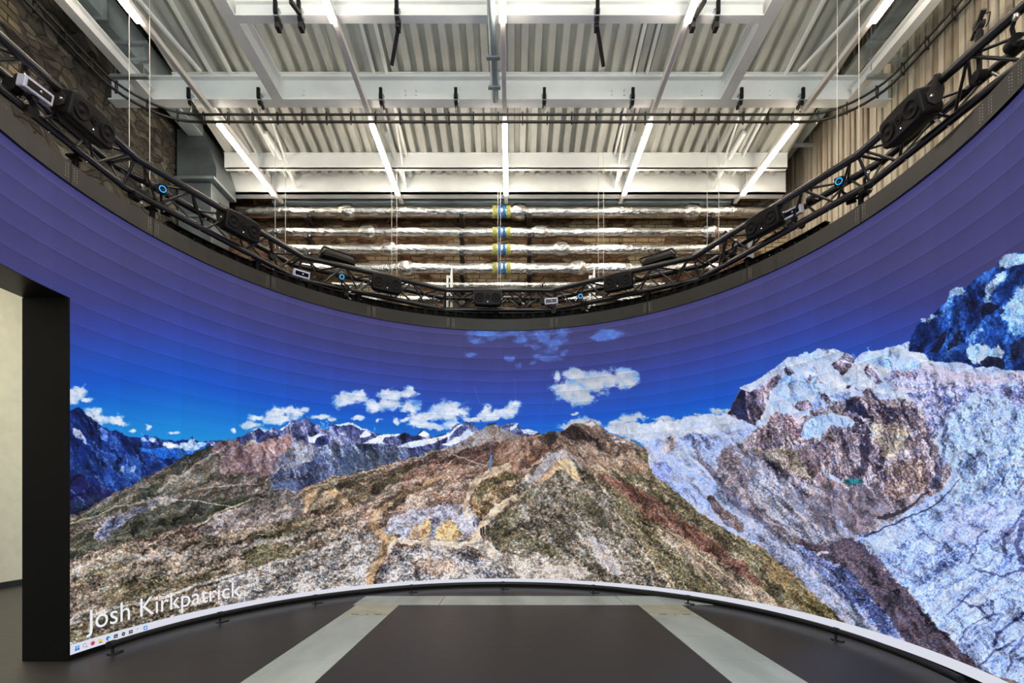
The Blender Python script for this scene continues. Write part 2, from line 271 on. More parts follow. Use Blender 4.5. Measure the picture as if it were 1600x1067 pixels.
    fill([(822, 750), (842, 728), (862, 710), (876, 701), (888, 705), (905, 725), (918, 738), (900, 735), (880, 730), (860, 738), (835, 752)], [(96, 94, 100), (134, 132, 138), (166, 164, 170)], 4, ang=-40, su=20, sv=5, k=5, con=1.5, sp=.35)
    fill([(838, 752), (858, 734), (872, 720), (882, 718), (876, 732), (860, 745), (845, 753)], [(128, 92, 66), (176, 136, 100), (200, 166, 130)], 4, ang=-42, su=16, sv=4, k=6, con=1.8, sp=.25)
    fill([(874, 718), (890, 716), (902, 732), (906, 752), (896, 748), (886, 735), (876, 734)], [(150, 122, 84), (200, 172, 130), (222, 200, 162)], 4, ang=60, su=16, sv=4, k=7, con=1.6, sp=.25)
    for p in [[(762, 832), (775, 810), (800, 800), (830, 790), (800, 820), (830, 840), (860, 850), (890, 860), (880, 875), (840, 870), (800, 862), (772, 852)], [(820, 765), (845, 760), (840, 775), (815, 790), (790, 800)], [(890, 770), (905, 765), (945, 805), (990, 850), (970, 845), (930, 810)], [(900, 720), (912, 735), (915, 755), (905, 750), (900, 735)]]:
        fill(p, grass, 12, a=.55, ang=42, su=16, sv=6, k=2, con=1.8, sp=.7, big=True)
    fill([(918, 842), (935, 845), (960, 870), (975, 900), (955, 895), (935, 868)], [(140, 136, 144), (176, 170, 178), (200, 196, 204)], 7, a=.8, ang=45, k=3, sp=.4)
    # ---- right hand slope: grass, red scree, gullies
    fill([(905, 728), (930, 735), (960, 735), (1000, 732), (1018, 732), (1040, 755), (1075, 780), (1110, 805), (1150, 830), (1190, 850), (1230, 885), (1270, 925), (1310, 960), (1370, 1000), (1370, 1020), (1200, 975), (1050, 925), (1000, 845), (960, 790), (925, 745)],
         [(46, 42, 32), (76, 69, 50), (104, 95, 72), (140, 129, 107), (180, 170, 156)], 5, ang=38, su=44, sv=5, k=12, con=1.9, sp=.42)
    fill([(990, 700), (1018, 732), (1008, 740), (975, 742), (940, 736), (912, 728), (950, 725)], [(92, 72, 60), (140, 116, 98), (168, 146, 130)], 6, ang=30, su=14, sv=4, k=4, con=2, sp=.4)
    fill([(926, 740), (950, 742), (985, 758), (1020, 775), (1060, 805), (1095, 830), (1130, 855), (1165, 885), (1200, 920), (1180, 915), (1130, 880), (1080, 850), (1040, 825), (1000, 800), (965, 770), (938, 752)],
         [(62, 38, 34), (98, 62, 54), (126, 86, 76), (156, 118, 106)], 8, ang=36, su=26, sv=6, k=13, con=1.5, sp=.5)
    fill([(1000, 808), (1040, 828), (1090, 858), (1140, 890), (1190, 925), (1240, 960), (1200, 950), (1140, 920), (1090, 885), (1040, 850)], [(84, 66, 54), (126, 104, 88), (160, 140, 124), (186, 172, 160)], 9, ang=38, su=34, sv=5, k=14, con=1.8, sp=.5)
    fill([(1190, 860), (1230, 888), (1275, 930), (1310, 965), (1290, 975), (1250, 950), (1200, 905)], [(44, 42, 22), (84, 76, 42), (130, 112, 80), (170, 120, 90)], 9, ang=42, su=30, sv=5, k=15, con=1.8, sp=.5)
    for p, w, c in [([(960, 795), (975, 815), (990, 845), (1005, 865), (1030, 895)], 1.6, (190, 176, 140)), ([(1045, 840), (1065, 855), (1090, 890), (1110, 915)], 4, (150, 132, 124)), ([(1035, 822), (1075, 848), (1105, 875), (1150, 910), (1190, 945)], 2, (190, 176, 152)),
                    ([(1020, 830), (1060, 862), (1090, 880), (1130, 920)], 2, (176, 160, 136)), ([(1300, 955), (1330, 975)], 3, (176, 150, 140)), ([(1215, 935), (1250, 960), (1290, 985)], 2, (180, 160, 140)), ([(1057, 908), (1067, 907), (1073, 922)], 1.2, (214, 200, 160))]:
        stroke(p, w, c, .75, 5, 1.)

    # ---- glacier world on the right
    ice = [(84, 104, 156), (124, 142, 190), (160, 174, 214), (190, 202, 230), (222, 228, 242)]
    fill([(1010, 700), (1000, 690), (960, 678), (940, 666), (960, 666), (970, 662), (1012, 661), (1042, 657), (1050, 660), (1070, 654), (1090, 647), (1100, 649), (1132, 646), (1140, 640), (1150, 622), (1160, 606), (1180, 595), (1212, 575), (1232, 557), (1265, 552), (1277, 544), (1285, 547), (1307, 546), (1322, 552), (1337, 562), (1343, 552), (1355, 549), (1375, 550), (1385, 542), (1407, 540), (1420, 532), (1440, 545), (1470, 560), (1600, 570), (1700, 575), (1700, 1110), (1600, 1067), (1400, 1010), (1330, 975), (1280, 935), (1230, 880), (1180, 850), (1150, 835), (1110, 812), (1075, 785), (1040, 755), (1016, 730)],
         ice, 4, ang=24, su=34, sv=8, k=16, con=1.6, sp=.3, cut=.47)
    white = [(150, 172, 218), (190, 204, 232), (212, 220, 238), (232, 236, 246)]
    fill([(940, 668), (970, 663), (1012, 661), (1050, 660), (1070, 654), (1100, 649), (1132, 646), (1150, 655), (1175, 668), (1150, 672), (1120, 676), (1080, 680), (1040, 690), (1010, 688), (975, 680)], white, 6, ang=-8, su=22, sv=6, k=17, con=1.7, sp=.22)
    fill([(1195, 640), (1215, 600), (1230, 570), (1250, 556), (1280, 548), (1310, 550), (1335, 565), (1355, 552), (1410, 543), (1440, 552), (1470, 566), (1540, 585), (1600, 575), (1600, 600), (1500, 612), (1450, 640), (1380, 615), (1320, 610), (1280, 625), (1240, 650), (1200, 655)],
         [(130, 160, 214), (178, 198, 232), (208, 218, 240), (228, 232, 246)], 6, ang=28, su=24, sv=7, k=18, con=2.8, sp=.18)
    fill([(1380, 590), (1440, 570), (1500, 580), (1560, 588), (1600, 580), (1640, 590), (1640, 605), (1560, 600), (1500, 606), (1440, 620), (1400, 612)], [(90, 100, 150), (150, 154, 190), (196, 190, 214), (216, 208, 226)], 7, ang=16, su=18, sv=4, k=19, con=2, sp=.4)
    rk = [(28, 28, 44), (58, 54, 72), (92, 84, 102), (132, 122, 140), (178, 172, 196)]
    # dark cliff
    fill([(1134, 646), (1145, 636), (1150, 620), (1156, 607), (1164, 604), (1172, 613), (1190, 600), (1205, 592), (1222, 580), (1216, 600), (1202, 618), (1194, 640), (1188, 655), (1178, 665), (1164, 658), (1150, 655)], rk, 4, ang=75, su=16, sv=5, k=20, con=2.2, sp=.25)
    fill([(1150, 622), (1158, 607), (1166, 606), (1166, 640), (1172, 658), (1158, 655), (1150, 648), (1136, 648)], [(16, 20, 44), (36, 38, 62), (70, 72, 98)], 4, ang=85, su=14, sv=5, k=5, con=2)
    fill([(1155, 606), (1180, 594), (1205, 582), (1196, 590), (1182, 602), (1172, 613)], white, 3)
    for p in [[(1300, 570), (1310, 560), (1322, 550), (1336, 562), (1330, 575), (1318, 585), (1305, 578)], [(1350, 578), (1357, 568), (1366, 578), (1372, 590), (1378, 600), (1366, 598), (1356, 590)], [(1240, 634), (1250, 626), (1266, 626), (1271, 636), (1262, 642), (1250, 642)], [(1282, 615), (1290, 612), (1300, 624), (1296, 632), (1284, 625)],
              [(1225, 578), (1233, 570), (1242, 580), (1234, 588), (1226, 586)], [(1323, 602), (1332, 598), (1330, 605), (1322, 606)], [(1278, 590), (1284, 594), (1290, 602), (1284, 602)], [(1262, 592), (1268, 586), (1270, 594), (1264, 598)], [(1390, 580), (1410, 576), (1435, 582), (1430, 592), (1400, 590)]]:
        fill(p, rk, 5, ang=60, su=10, sv=4, k=21, con=2.2, sp=.3)
    grey = [(50, 46, 56), (88, 82, 92), (124, 116, 126), (160, 152, 164)]
    fill([(1160, 690), (1190, 665), (1240, 655), (1340, 620), (1440, 630), (1478, 690), (1492, 730), (1470, 770), (1400, 812), (1345, 842), (1300, 856), (1230, 852), (1165, 800), (1125, 750), (1120, 715), (1140, 695)], grey, 8, ang=44, su=34, sv=5, k=3, con=2.1, sp=.4)
    fill([(1160, 830), (1200, 838), (1260, 870), (1320, 930), (1390, 1000), (1340, 985), (1280, 935), (1230, 885), (1185, 855)], grey, 8, ang=44, su=30, sv=5, k=4, con=2., sp=.4)
    # central rock massif
    massif = [(1165, 695), (1185, 680), (1200, 660), (1205, 648), (1225, 645), (1250, 650), (1265, 655), (1290, 660), (1318, 640), (1322, 625), (1345, 622), (1360, 600), (1372, 620), (1395, 640), (1420, 630), (1440, 645), (1448, 665), (1458, 690), (1462, 715), (1480, 735), (1470, 755), (1455, 775), (1420, 790), (1395, 805), (1370, 812), (1340, 832), (1300, 800), (1260, 780), (1230, 760), (1200, 735), (1165, 715)]
    fill(massif, [(34, 32, 46), (70, 64, 78), (108, 98, 108), (146, 136, 148), (184, 178, 196)], 6, ang=60, su=26, sv=5, k=22, con=2.3, sp=.38)
    fill([(1200, 660), (1212, 640), (1240, 645), (1256, 655), (1250, 670), (1262, 690), (1240, 680), (1218, 670)], [(66, 54, 68), (112, 94, 104), (170, 160, 178), (206, 206, 226)], 7, ang=40, su=14, sv=4, k=3, con=2.3)
    fill([(1252, 678), (1258, 660), (1275, 650), (1300, 645), (1320, 648), (1335, 658), (1330, 668), (1312, 668), (1298, 664), (1284, 680), (1282, 690), (1272, 684), (1262, 690)], [(110, 140, 196), (150, 176, 220), (196, 210, 236)], 5, ang=-20, su=16, sv=5, k=4, con=1.8, sp=.2)
    fill([(1318, 640), (1322, 624), (1340, 622), (1355, 640), (1362, 655), (1345, 652), (1332, 640)], [(14, 16, 36), (30, 32, 54), (64, 62, 84)], 5, k=4)
    stroke([(1362, 655), (1356, 680), (1350, 700), (1352, 720), (1340, 740)], 8, (34, 32, 48), .75, 8, 1.3, 14)
    stroke([(1374, 690), (1378, 705), (1372, 730)], 7, (30, 28, 40), .7, 7, 1.4, 12)
    stroke([(1318, 690), (1325, 715), (1340, 740)], 4, (40, 40, 58), .6, 7, 1.4)
    fill([(1360, 660), (1385, 665), (1410, 660), (1425, 672), (1415, 700), (1395, 715), (1380, 712), (1365, 690)], [(70, 60, 62), (112, 100, 94), (150, 138, 126), (180, 168, 158)], 8, ang=70, su=14, sv=5, k=6, con=2, sp=.5)
    fill([(1385, 735), (1400, 715), (1440, 720), (1455, 740), (1440, 770), (1415, 780), (1395, 782), (1385, 760)], [(62, 52, 60), (112, 94, 96), (160, 138, 134), (200, 186, 184)], 8, ang=78, su=18, sv=5, k=7, con=2.2, sp=.5)
    fill([(1165, 700), (1190, 700), (1230, 700), (1262, 712), (1280, 735), (1272, 752), (1245, 745), (1215, 728), (1180, 712)], [(62, 58, 50), (100, 92, 84), (134, 122, 118), (168, 158, 160)], 7, ang=32, su=18, sv=4, k=8, con=2.1, sp=.45)
    fill([(1240, 700), (1262, 700), (1280, 715), (1300, 740), (1322, 758), (1325, 780), (1300, 775), (1270, 745)], [(78, 66, 74), (110, 96, 104), (134, 120, 128)], 8, ang=45, su=20, sv=5, k=9, con=1.4, sp=.25)
    fill([(1280, 718), (1295, 738), (1318, 752), (1316, 756), (1290, 744)], white, 3, a=.8)
    fill([(1318, 754), (1324, 748), (1345, 748), (1350, 753), (1335, 757), (1322, 757)], [(30, 84, 96), (44, 104, 110), (62, 118, 124)], 2, sp=.1)
    # valley floor and moraines
    fill([(1275, 760), (1320, 765), (1360, 760), (1385, 780), (1395, 800), (1372, 812), (1340, 838), (1310, 832), (1280, 800)], [(84, 78, 92), (112, 104, 118), (138, 130, 142)], 8, ang=40, su=22, sv=5, k=10, con=1.3, sp=.25)
    fill([(1150, 690), (1165, 698), (1195, 725), (1235, 755), (1290, 795), (1345, 838), (1300, 842), (1260, 815), (1215, 780), (1180, 745), (1155, 715)], [(84, 86, 104), (120, 120, 140), (152, 154, 172)], 8, ang=38, su=34, sv=4, k=11, con=1.6, sp=.3)
    stroke([(1235, 748), (1262, 762), (1288, 775)], 9, (196, 200, 214), .35, 5, 2.6)
    fill([(1165, 745), (1200, 748), (1225, 775), (1260, 810), (1300, 842), (1330, 850), (1290, 860), (1240, 835), (1200, 805), (1175, 775)], [(70, 70, 86), (120, 120, 136), (168, 168, 182), (206, 206, 218)], 8, ang=52, su=22, sv=4, k=12, con=1.9, sp=.5)
    fill([(1250, 790), (1285, 790), (1310, 815), (1300, 830), (1270, 820)], [(56, 52, 62), (86, 80, 92), (110, 104, 116)], 9, a=.8, k=13, sp=.4)
    stroke([(1086, 705), (1088, 696), (1100, 690), (1120, 684), (1140, 676), (1155, 672)], 3, (110, 108, 132), .8, 4, .8, 1.5)
    stroke([(1088, 700), (1094, 718), (1112, 735), (1130, 760), (1150, 785), (1175, 805), (1200, 828)], 7, (92, 88, 106), .88, 4, .8, 15)
    fill([(1034, 700), (1040, 685), (1050, 680), (1060, 682), (1055, 698), (1045, 708), (1035, 708)], [(120, 108, 116), (160, 150, 156), (190, 184, 192)], 4, sp=.5)
    fill([(1018, 738), (1025, 722), (1045, 722), (1050, 735), (1042, 752), (1030, 750)], [(74, 84, 130), (112, 124, 172), (150, 162, 204)], 6, ang=60, su=10, sv=4, k=14, con=2.)
    fill([(1102, 780), (1112, 772), (1125, 785), (1140, 800), (1165, 820), (1160, 835), (1130, 815)], [(66, 54, 56), (104, 86, 84), (140, 128, 132)], 6, ang=45, su=14, sv=4, k=15, con=2., sp=.4)
    for a, b in [((1150, 760), (1215, 825)), ((1060, 720), (1105, 790)), ((1075, 715), (1130, 790)), ((1160, 720), (1175, 780))]:
        stroke([a, ((a[0]+b[0])/2+4, (a[1]+b[1])/2-4), b], 1.4, (116, 124, 160), .5, 7, 1.2)
    # the big glacier and its crevasses
    gl = [(1340, 838), (1370, 825), (1410, 805), (1450, 785), (1480, 760), (1490, 730), (1470, 715), (1462, 690), (1470, 665), (1500, 640), (1490, 620), (1520, 605), (1600, 596), (1700, 600), (1700, 1110), (1600, 1067), (1540, 1048), (1500, 1010), (1455, 965), (1410, 915), (1380, 880), (1355, 860)]
    fill(gl, [(66, 80, 130), (112, 132, 184), (152, 172, 216), (182, 198, 232), (206, 218, 242)], 5, ang=-32, su=30, sv=5, k=23, con=1.7, sp=.5)
    fill([(1460, 700), (1480, 660), (1510, 630), (1560, 610), (1640, 612), (1640, 700), (1580, 770), (1520, 790), (1480, 790), (1500, 740), (1480, 720)], [(48, 60, 92), (96, 114, 152), (142, 162, 194), (176, 194, 214)], 12, a=.75, ang=-66, su=16, sv=5, k=1, con=1.8, sp=.6, big=True)
    fill([(1470, 800), (1540, 790), (1600, 780), (1600, 850), (1530, 850), (1480, 840)], [(120, 130, 186), (158, 160, 212), (186, 182, 226)], 16, a=.32, ang=-32, su=24, sv=5, k=2, con=1.5, sp=.5)
    fill([(1430, 590), (1520, 606), (1640, 600), (1640, 640), (1600, 640), (1560, 612), (1520, 616), (1480, 650), (1460, 690), (1445, 660), (1450, 640), (1420, 625)], [(48, 52, 84), (96, 102, 140), (146, 150, 190), (184, 186, 216)], 8, ang=20, su=22, sv=5, k=3, con=2., sp=.4)
    stroke([(1352, 836), (1380, 826), (1420, 808), (1445, 800), (1470, 782), (1500, 750)], 4, (46, 46, 62), .9, 4, .8, 1.5)
    stroke([(1374, 810), (1395, 805), (1420, 794), (1440, 775), (1450, 768)], 6, (40, 40, 52), .85, 4, .9, 3)
    stroke([(1460, 640), (1478, 665), (1476, 700), (1468, 730), (1462, 760)], 6, (40, 44, 68), .65, 8, 1.5, 12)
    for p, w in [([(1512, 880), (1524, 862), (1528, 838), (1545, 828)], 3), ([(1572, 870), (1570, 845), (1578, 832), (1600, 800)], 6), ([(1480, 960), (1500, 945), (1520, 925)], 2), ([(1500, 1000), (1512, 980), (1535, 965), (1555, 958)], 2.5), ([(1555, 1012), (1560, 990), (1580, 975), (1600, 960)], 4), ([(1575, 1050), (1580, 1020), (1598, 995)], 4),
                 ([(1530, 1040), (1560, 1015), (1585, 1000)], 4), ([(1520, 890), (1560, 900), (1600, 890)], 3), ([(1440, 830), (1470, 850)], 1.5), ([(1548, 780), (1560, 760), (1575, 738)], 2), ([(1500, 940), (1530, 950), (1545, 962)], 3), ([(1590, 770), (1600, 745)], 3), ([(1600, 820), (1590, 850), (1600, 880)], 10)]:
        stroke(p, w, (52, 56, 90), .8, 6, 1.4)
    rs = np.random.RandomState(3)
    for i in range(46):
        x = rs.uniform(1400, 1600); y = rs.uniform(850, 1040)
        if y > 850+(x-1400)*1.2+20 or y < 830: continue
        L = rs.uniform(10, 26); a = math.radians(rs.uniform(-58, -38))
        stroke([(x, y), (x+L*math.cos(a), y+L*math.sin(a))], rs.uniform(.8, 2.2), (74, 90, 140), .5, 5, 1.5)
    # blue shaded band left of the dark moraine, the moraine itself
    fill([(1180, 842), (1240, 850), (1290, 865), (1320, 905), (1370, 955), (1410, 1010), (1370, 1002), (1340, 960), (1290, 910), (1240, 880)], [(40, 44, 72), (82, 90, 130), (132, 142, 182), (180, 190, 218)], 8, ang=48, su=24, sv=5, k=4, con=1.8, sp=.4)
    fill([(1150, 800), (1180, 812), (1230, 850), (1280, 895), (1310, 930), (1370, 985), (1400, 1012), (1350, 995), (1310, 960), (1270, 925), (1220, 880), (1180, 850)], [(88, 94, 118), (130, 136, 160), (172, 178, 198)], 7, ang=44, su=26, sv=4, k=5, con=1.8, sp=.45)
    fill([(1335, 842), (1352, 850), (1380, 880), (1410, 915), (1455, 965), (1500, 1010), (1540, 1050), (1500, 1045), (1420, 1015), (1390, 970), (1345, 920), (1310, 880), (1270, 865), (1240, 845), (1290, 848)], [(34, 30, 40), (60, 54, 66), (84, 76, 90), (112, 104, 118)], 7, ang=46, su=30, sv=7, k=6, con=1.6, sp=.4)
    fill([(1300, 885), (1330, 890), (1350, 920), (1385, 960), (1410, 1000), (1380, 990), (1350, 950), (1320, 915)], [(28, 32, 60), (62, 72, 112), (112, 124, 168)], 7, ang=48, su=20, sv=5, k=7, con=1.9, sp=.5)
    stroke([(1278, 868), (1284, 862), (1292, 864)], 4, (190, 186, 196), .7, 3)
    for i in range(26):
        t = i/25.; x = 1385+150*t+rs.uniform(-5, 5); y = 885+150*t+rs.uniform(-5, 5)
        stroke([(x, y), (x+2, y+1)], rs.uniform(1.5, 3), (196, 198, 214), .7, 2)
    # snow-streaked dark face at the right edge
    fill([(1420, 548), (1422, 532), (1425, 522), (1437, 502), (1450, 495), (1467, 482), (1480, 472), (1487, 455), (1497, 449), (1507, 450), (1522, 436), (1535, 425), (1555, 417), (1562, 406), (1587, 395), (1600, 392), (1720, 345), (1720, 585), (1600, 580), (1560, 575), (1520, 572), (1500, 566), (1455, 565), (1445, 552), (1430, 550)],
         [(10, 22, 54), (18, 40, 88), (30, 62, 124), (52, 92, 160), (110, 156, 210)], 4, ang=-62, su=24, sv=7, k=8, con=2.2, sp=.16, cut=.53)
    bl = [(90, 130, 190), (140, 176, 220), (186, 206, 232), (214, 224, 240)]
    for p, a in [([(1560, 410), (1572, 400), (1600, 392), (1640, 385), (1640, 420), (1590, 412), (1575, 420), (1562, 416)], .9), ([(1575, 470), (1590, 452), (1640, 440), (1640, 520), (1600, 520), (1585, 530), (1578, 505), (1562, 498)], .95), ([(1510, 548), (1525, 535), (1545, 545), (1560, 540), (1570, 555), (1565, 565), (1545, 560), (1525, 570), (1512, 558)], .95),
                 ([(1535, 470), (1545, 445), (1560, 425), (1575, 425), (1570, 440), (1552, 455), (1542, 480)], .6), ([(1483, 468), (1490, 452), (1500, 448), (1510, 455), (1505, 468), (1498, 462)], .7), ([(1435, 508), (1448, 495), (1466, 484), (1462, 495), (1445, 505)], .75), ([(1532, 432), (1542, 424), (1538, 438)], .8), ([(1510, 545), (1518, 520), (1530, 510), (1525, 535)], .6), ([(1475, 480), (1482, 478), (1476, 492)], .6), ([(1530, 515), (1540, 508), (1534, 525)], .7), ([(1590, 535), (1600, 530), (1600, 550)], .5)]:
        fill(p, bl, 8, a=a, ang=-60, su=14, sv=5, k=9, con=2.2, sp=.25)
    for p in [[(1455, 550), (1470, 520), (1480, 512), (1475, 535), (1462, 552)], [(1482, 540), (1492, 520), (1500, 515), (1495, 540), (1485, 548)], [(1530, 565), (1545, 555), (1570, 560), (1570, 574), (1540, 574)], [(1578, 540), (1600, 525), (1600, 560), (1580, 560)], [(1530, 480), (1545, 470), (1560, 478), (1550, 490), (1535, 492)]]:
        fill(p, [(8, 12, 26), (16, 20, 38), (28, 36, 60)], 5, a=.9, ang=-60, su=14, sv=5, k=10)
    fill([(1420, 548), (1445, 552), (1450, 562), (1462, 566), (1440, 566), (1410, 552), (1390, 548), (1405, 540)], white, 5, k=5)
    # many small ribs, gullies, drifts and cracks
    def inside(x, y, pts):
        r = False; n = len(pts)
        for i in range(n):
            xa, ya = pts[i]; xb, yb = pts[(i+1) % n]
            if (ya > y) != (yb > y) and x < (xb-xa)*(y-ya)/(yb-ya)+xa: r = not r
        return r
    def scatter(pts, n, ang, spread, ln, w, cols, a, seed, bend=.25):
        q = np.random.RandomState(seed); px = [p[0] for p in pts]; py = [p[1] for p in pts]; k = 0
        while k < n:
            x = q.uniform(min(px), max(px)); y = q.uniform(min(py), max(py))
            if not inside(x, y, pts): continue
            k += 1; L = q.uniform(*ln); t = math.radians(ang+q.uniform(-spread, spread)); b = q.uniform(-bend, bend)
            P = [(x-L/2*math.cos(t), y-L/2*math.sin(t)), (x-L*b*math.sin(t)*.4, y+L*b*math.cos(t)*.4), (x+L/2*math.cos(t), y+L/2*math.sin(t))]
            stroke(P, q.uniform(*w), cols[q.randint(len(cols))], a*q.uniform(.6, 1), 7, 1.3, .6)
    DK = [(30, 28, 42), (48, 44, 58)]; LT = [(196, 192, 212), (170, 164, 184)]
    scatter([(1205, 640), (1240, 560), (1300, 548), (1420, 545), (1440, 600), (1330, 610), (1260, 645)], 46, 50, 30, (4, 13), (1, 3), [(84, 78, 104), (60, 56, 80), (110, 140, 196)], .8, 1)
    scatter([(1205, 640), (1240, 560), (1300, 548), (1420, 545), (1440, 600), (1330, 610), (1260, 645)], 30, 20, 30, (12, 34), (1.5, 4), [(150, 178, 226), (238, 242, 250)], .45, 2)
    scatter(massif, 150, 66, 18, (8, 34), (1, 3.2), DK, .62, 3); scatter(massif, 110, 66, 18, (5, 20), (.8, 2), LT, .55, 4)
    scatter([(1200, 655), (1300, 640), (1400, 640), (1450, 680), (1400, 690), (1300, 680), (1220, 690)], 26, 30, 30, (5, 16), (1.5, 4), [(200, 208, 232), (150, 176, 220)], .75, 5)
    scatter(gl, 190, -34, 9, (20, 80), (.7, 1.8), [(70, 84, 132), (92, 108, 158)], .42, 6); scatter(gl, 120, -34, 9, (14, 60), (.7, 1.6), [(214, 224, 246)], .4, 7)
    scatter([(1440, 640), (1500, 620), (1600, 610), (1600, 770), (1500, 790)], 120, -68, 14, (8, 30), (1, 2.4), [(58, 72, 104), (196, 212, 232)], .5, 8)
    scatter([(1380, 585), (1600, 585), (1600, 640), (1440, 640)], 70, 14, 14, (10, 34), (.8, 2), [(70, 72, 104), (222, 216, 232)], .55, 9)
    tongue = [(1040, 690), (1140, 678), (1100, 720), (1160, 770), (1230, 850), (1180, 850), (1100, 800), (1045, 755)]
    scatter(tongue, 110, 50, 12, (14, 44), (.8, 2.2), [(98, 108, 150), (220, 226, 242)], .45, 10)
    scatter([(1150, 690), (1300, 800), (1340, 840), (1260, 860), (1170, 780)], 120, 44, 10, (12, 44), (.8, 2), [(70, 70, 88), (190, 190, 206)], .5, 11)
    scatter([(1300, 860), (1400, 930), (1520, 1040), (1420, 1010), (1280, 880)], 60, 48, 12, (8, 30), (.8, 2.4), [(34, 30, 40), (116, 110, 126)], .5, 12)
    scatter([(110, 650), (130, 645), (300, 715), (180, 770), (110, 800)], 90, 56, 16, (8, 34), (.8, 2.4), [(8, 16, 44), (70, 100, 168), (120, 146, 200)], .5, 13)
    scatter([(400, 675), (480, 658), (560, 662), (700, 682), (690, 705), (500, 760), (400, 740)], 130, 64, 20, (6, 24), (.8, 2.2), [(26, 30, 54), (150, 156, 184), (214, 220, 236)], .5, 14)
    scatter([(120, 820), (340, 695), (420, 700), (420, 780), (120, 860)], 130, -28, 14, (12, 50), (.8, 2.4), [(44, 46, 40), (164, 156, 152), (120, 106, 98)], .5, 15)
    scatter([(340, 800), (520, 745), (760, 675), (860, 690), (740, 760), (560, 800), (360, 840)], 230, -26, 10, (14, 60), (.8, 2.6), [(54, 42, 36), (190, 172, 158), (126, 90, 74), (96, 100, 70)], .5, 16)
    scatter([(120, 880), (340, 835), (560, 810), (560, 930), (120, 1010)], 170, -17, 8, (14, 60), (1, 3), [(60, 54, 46), (200, 196, 196), (150, 138, 128)], .42, 17)
    scatter([(860, 680), (900, 662), (1015, 705), (1010, 735), (900, 725)], 80, 42, 14, (8, 30), (.8, 2.4), [(56, 40, 34), (176, 150, 136)], .5, 18)
    scatter([(930, 740), (1020, 735), (1370, 1000), (1180, 970), (1000, 850)], 260, 40, 8, (18, 70), (.8, 2.6), [(48, 44, 28), (182, 168, 146), (130, 112, 90), (88, 84, 48)], .45, 19)
    scatter([(830, 745), (900, 715), (1040, 900), (960, 905), (790, 850)], 120, 46, 14, (10, 40), (.8, 2.4), [(44, 42, 34), (206, 206, 216), (96, 92, 62)], .45, 20)
    # relief over all the ground: creases and ribs that run down the slopes
    def ridges(ang, su, sv, k):
        a = math.radians(ang); u = xx*math.cos(a)+yy*math.sin(a)+wx*26; v = -xx*math.sin(a)+yy*math.cos(a)+wy*26
        return 1-np.abs(fbm(u/su, v/sv, k, 5, .65)-.5)*5
    right = np.clip((xx-840)/60, 0, 1)
    rg = ridges(-24, 46, 12, 2)*(1-right)+ridges(46, 50, 12, 6)*right
    steep = ridges(68, 40, 11, 11)
    isg = np.clip((ground-.5)*4, 0, 1)
    far = np.clip((760-yy)/60, 0, 1)*(1-right)+right*np.clip((xx-1140)/60, 0, 1)*np.clip((800-yy)/40, 0, 1)
    rr = rg*(1-far)+steep*far
    soft = np.clip((img.mean(2)-150)/60, 0, 1)        # snow and ice keep smoother
    fine = ridges(72, 22, 4.5, 15); flow = ridges(-38, 60, 3.2, 19)
    ice_ = np.clip((xx-1340)/80, 0, 1)*np.clip((yy-(838-(xx-1340)*.62))/30, 0, 1)*np.clip(((xx-1300)*1.0+842-yy)/30, 0, 1)
    steps = far*right*(1-soft)*isg
    near = np.clip((yy-770)/110, 0, 1)*np.clip((1150-xx)/150, 0, 1)
    k = 1.04+isg*(np.clip(rr, -.6, 1)-.42)*(.6-.44*soft)+isg*(speck-.5)*(.42-.32*soft)*(1+near)
    k = k*(1+steps*(np.clip(fine, -.7, 1)-.35)*.42)*(1+ice_*(np.clip(flow, -.8, 1)-.3)*.24)
    img *= (k*(1-.13*soft*right))[..., None]
    tone = (fbm(xx/5, yy/4, 17, 3, .7)-.5)*isg*.34*(1-.75*soft)   # stones are warmer or cooler than each other
    img[..., 0] *= 1+tone; img[..., 2] *= 1-tone
    tan_ = np.clip((yy-690)/60, 0, 1)*(1-right*np.clip((xx-1000)/60, 0, 1))*isg*.22
    img[..., 0] *= 1+.09*tan_; img[..., 2] *= 1-.10*tan_
    c_ = isg[..., None]; img += ((img-116)*.13+2)*c_; np.clip(img, 0, 252, out=img)
    gr = img.mean(2, keepdims=True); warm = np.clip((img[..., 0]-img[..., 2])/30, 0, 1)[..., None]*isg[..., None]
    img += (gr-img)*.26*warm
    # walkers on the path, mast on the ridge, hut on the summit
    stroke([(767, 712), (766.5, 686)], 1.3, (84, 110, 158), .95, 0, .1); stroke([(766, 734), (767, 712)], 3.4, (96, 134, 184), 1, 0, .1); stroke([(762, 684), (771, 683)], 1.2, (170, 176, 196), .8, 0)
    stroke([(763, 663), (774, 662)], 2.5, (40, 36, 44), .9, 1)
    stroke([(706, 702), (708, 710), (730, 718), (760, 729)], 2., (190, 176, 176), .8, 3)
    for x, y in [(751.5, 826), (755, 824)]: stroke([(x, y), (x+.4, y+9)], 2.8, (26, 26, 40), .95, 0, .2)
    stroke([(740, 816), (741, 822)], 2.2, (30, 30, 44), .9, 0); stroke([(706, 766), (707, 769)], 2, (96, 30, 34), .9, 0)

    # ---- onto the wall: one texel row per height, one column per angle
    TW, TH = 4096, 1400
    th = np.linspace(LED_A0, LED_A1, TW)
    z = np.linspace(LED_Z1, LED_Z0, TH)
    ax = SC_X+SC_R*np.sin(th); ay = np.maximum(SC_Y+SC_R*np.cos(th), 1.6)
    u = np.clip(800+F_PX*ax/ay, X0+1, X1-2)
    fx = ((u-X0)*S); fy = ((Y_HOR-(z[:, None]-CAM_Z)*F_PX/ay[None, :])-Y0)*S
    fy = np.clip(fy, 1, H-3); fx = np.clip(fx, 1, W-3)
    xi = fx.astype(np.int32); tx = (fx-xi).astype(np.float32)[None, :, None]; xi = xi[None, :].repeat(TH, 0)
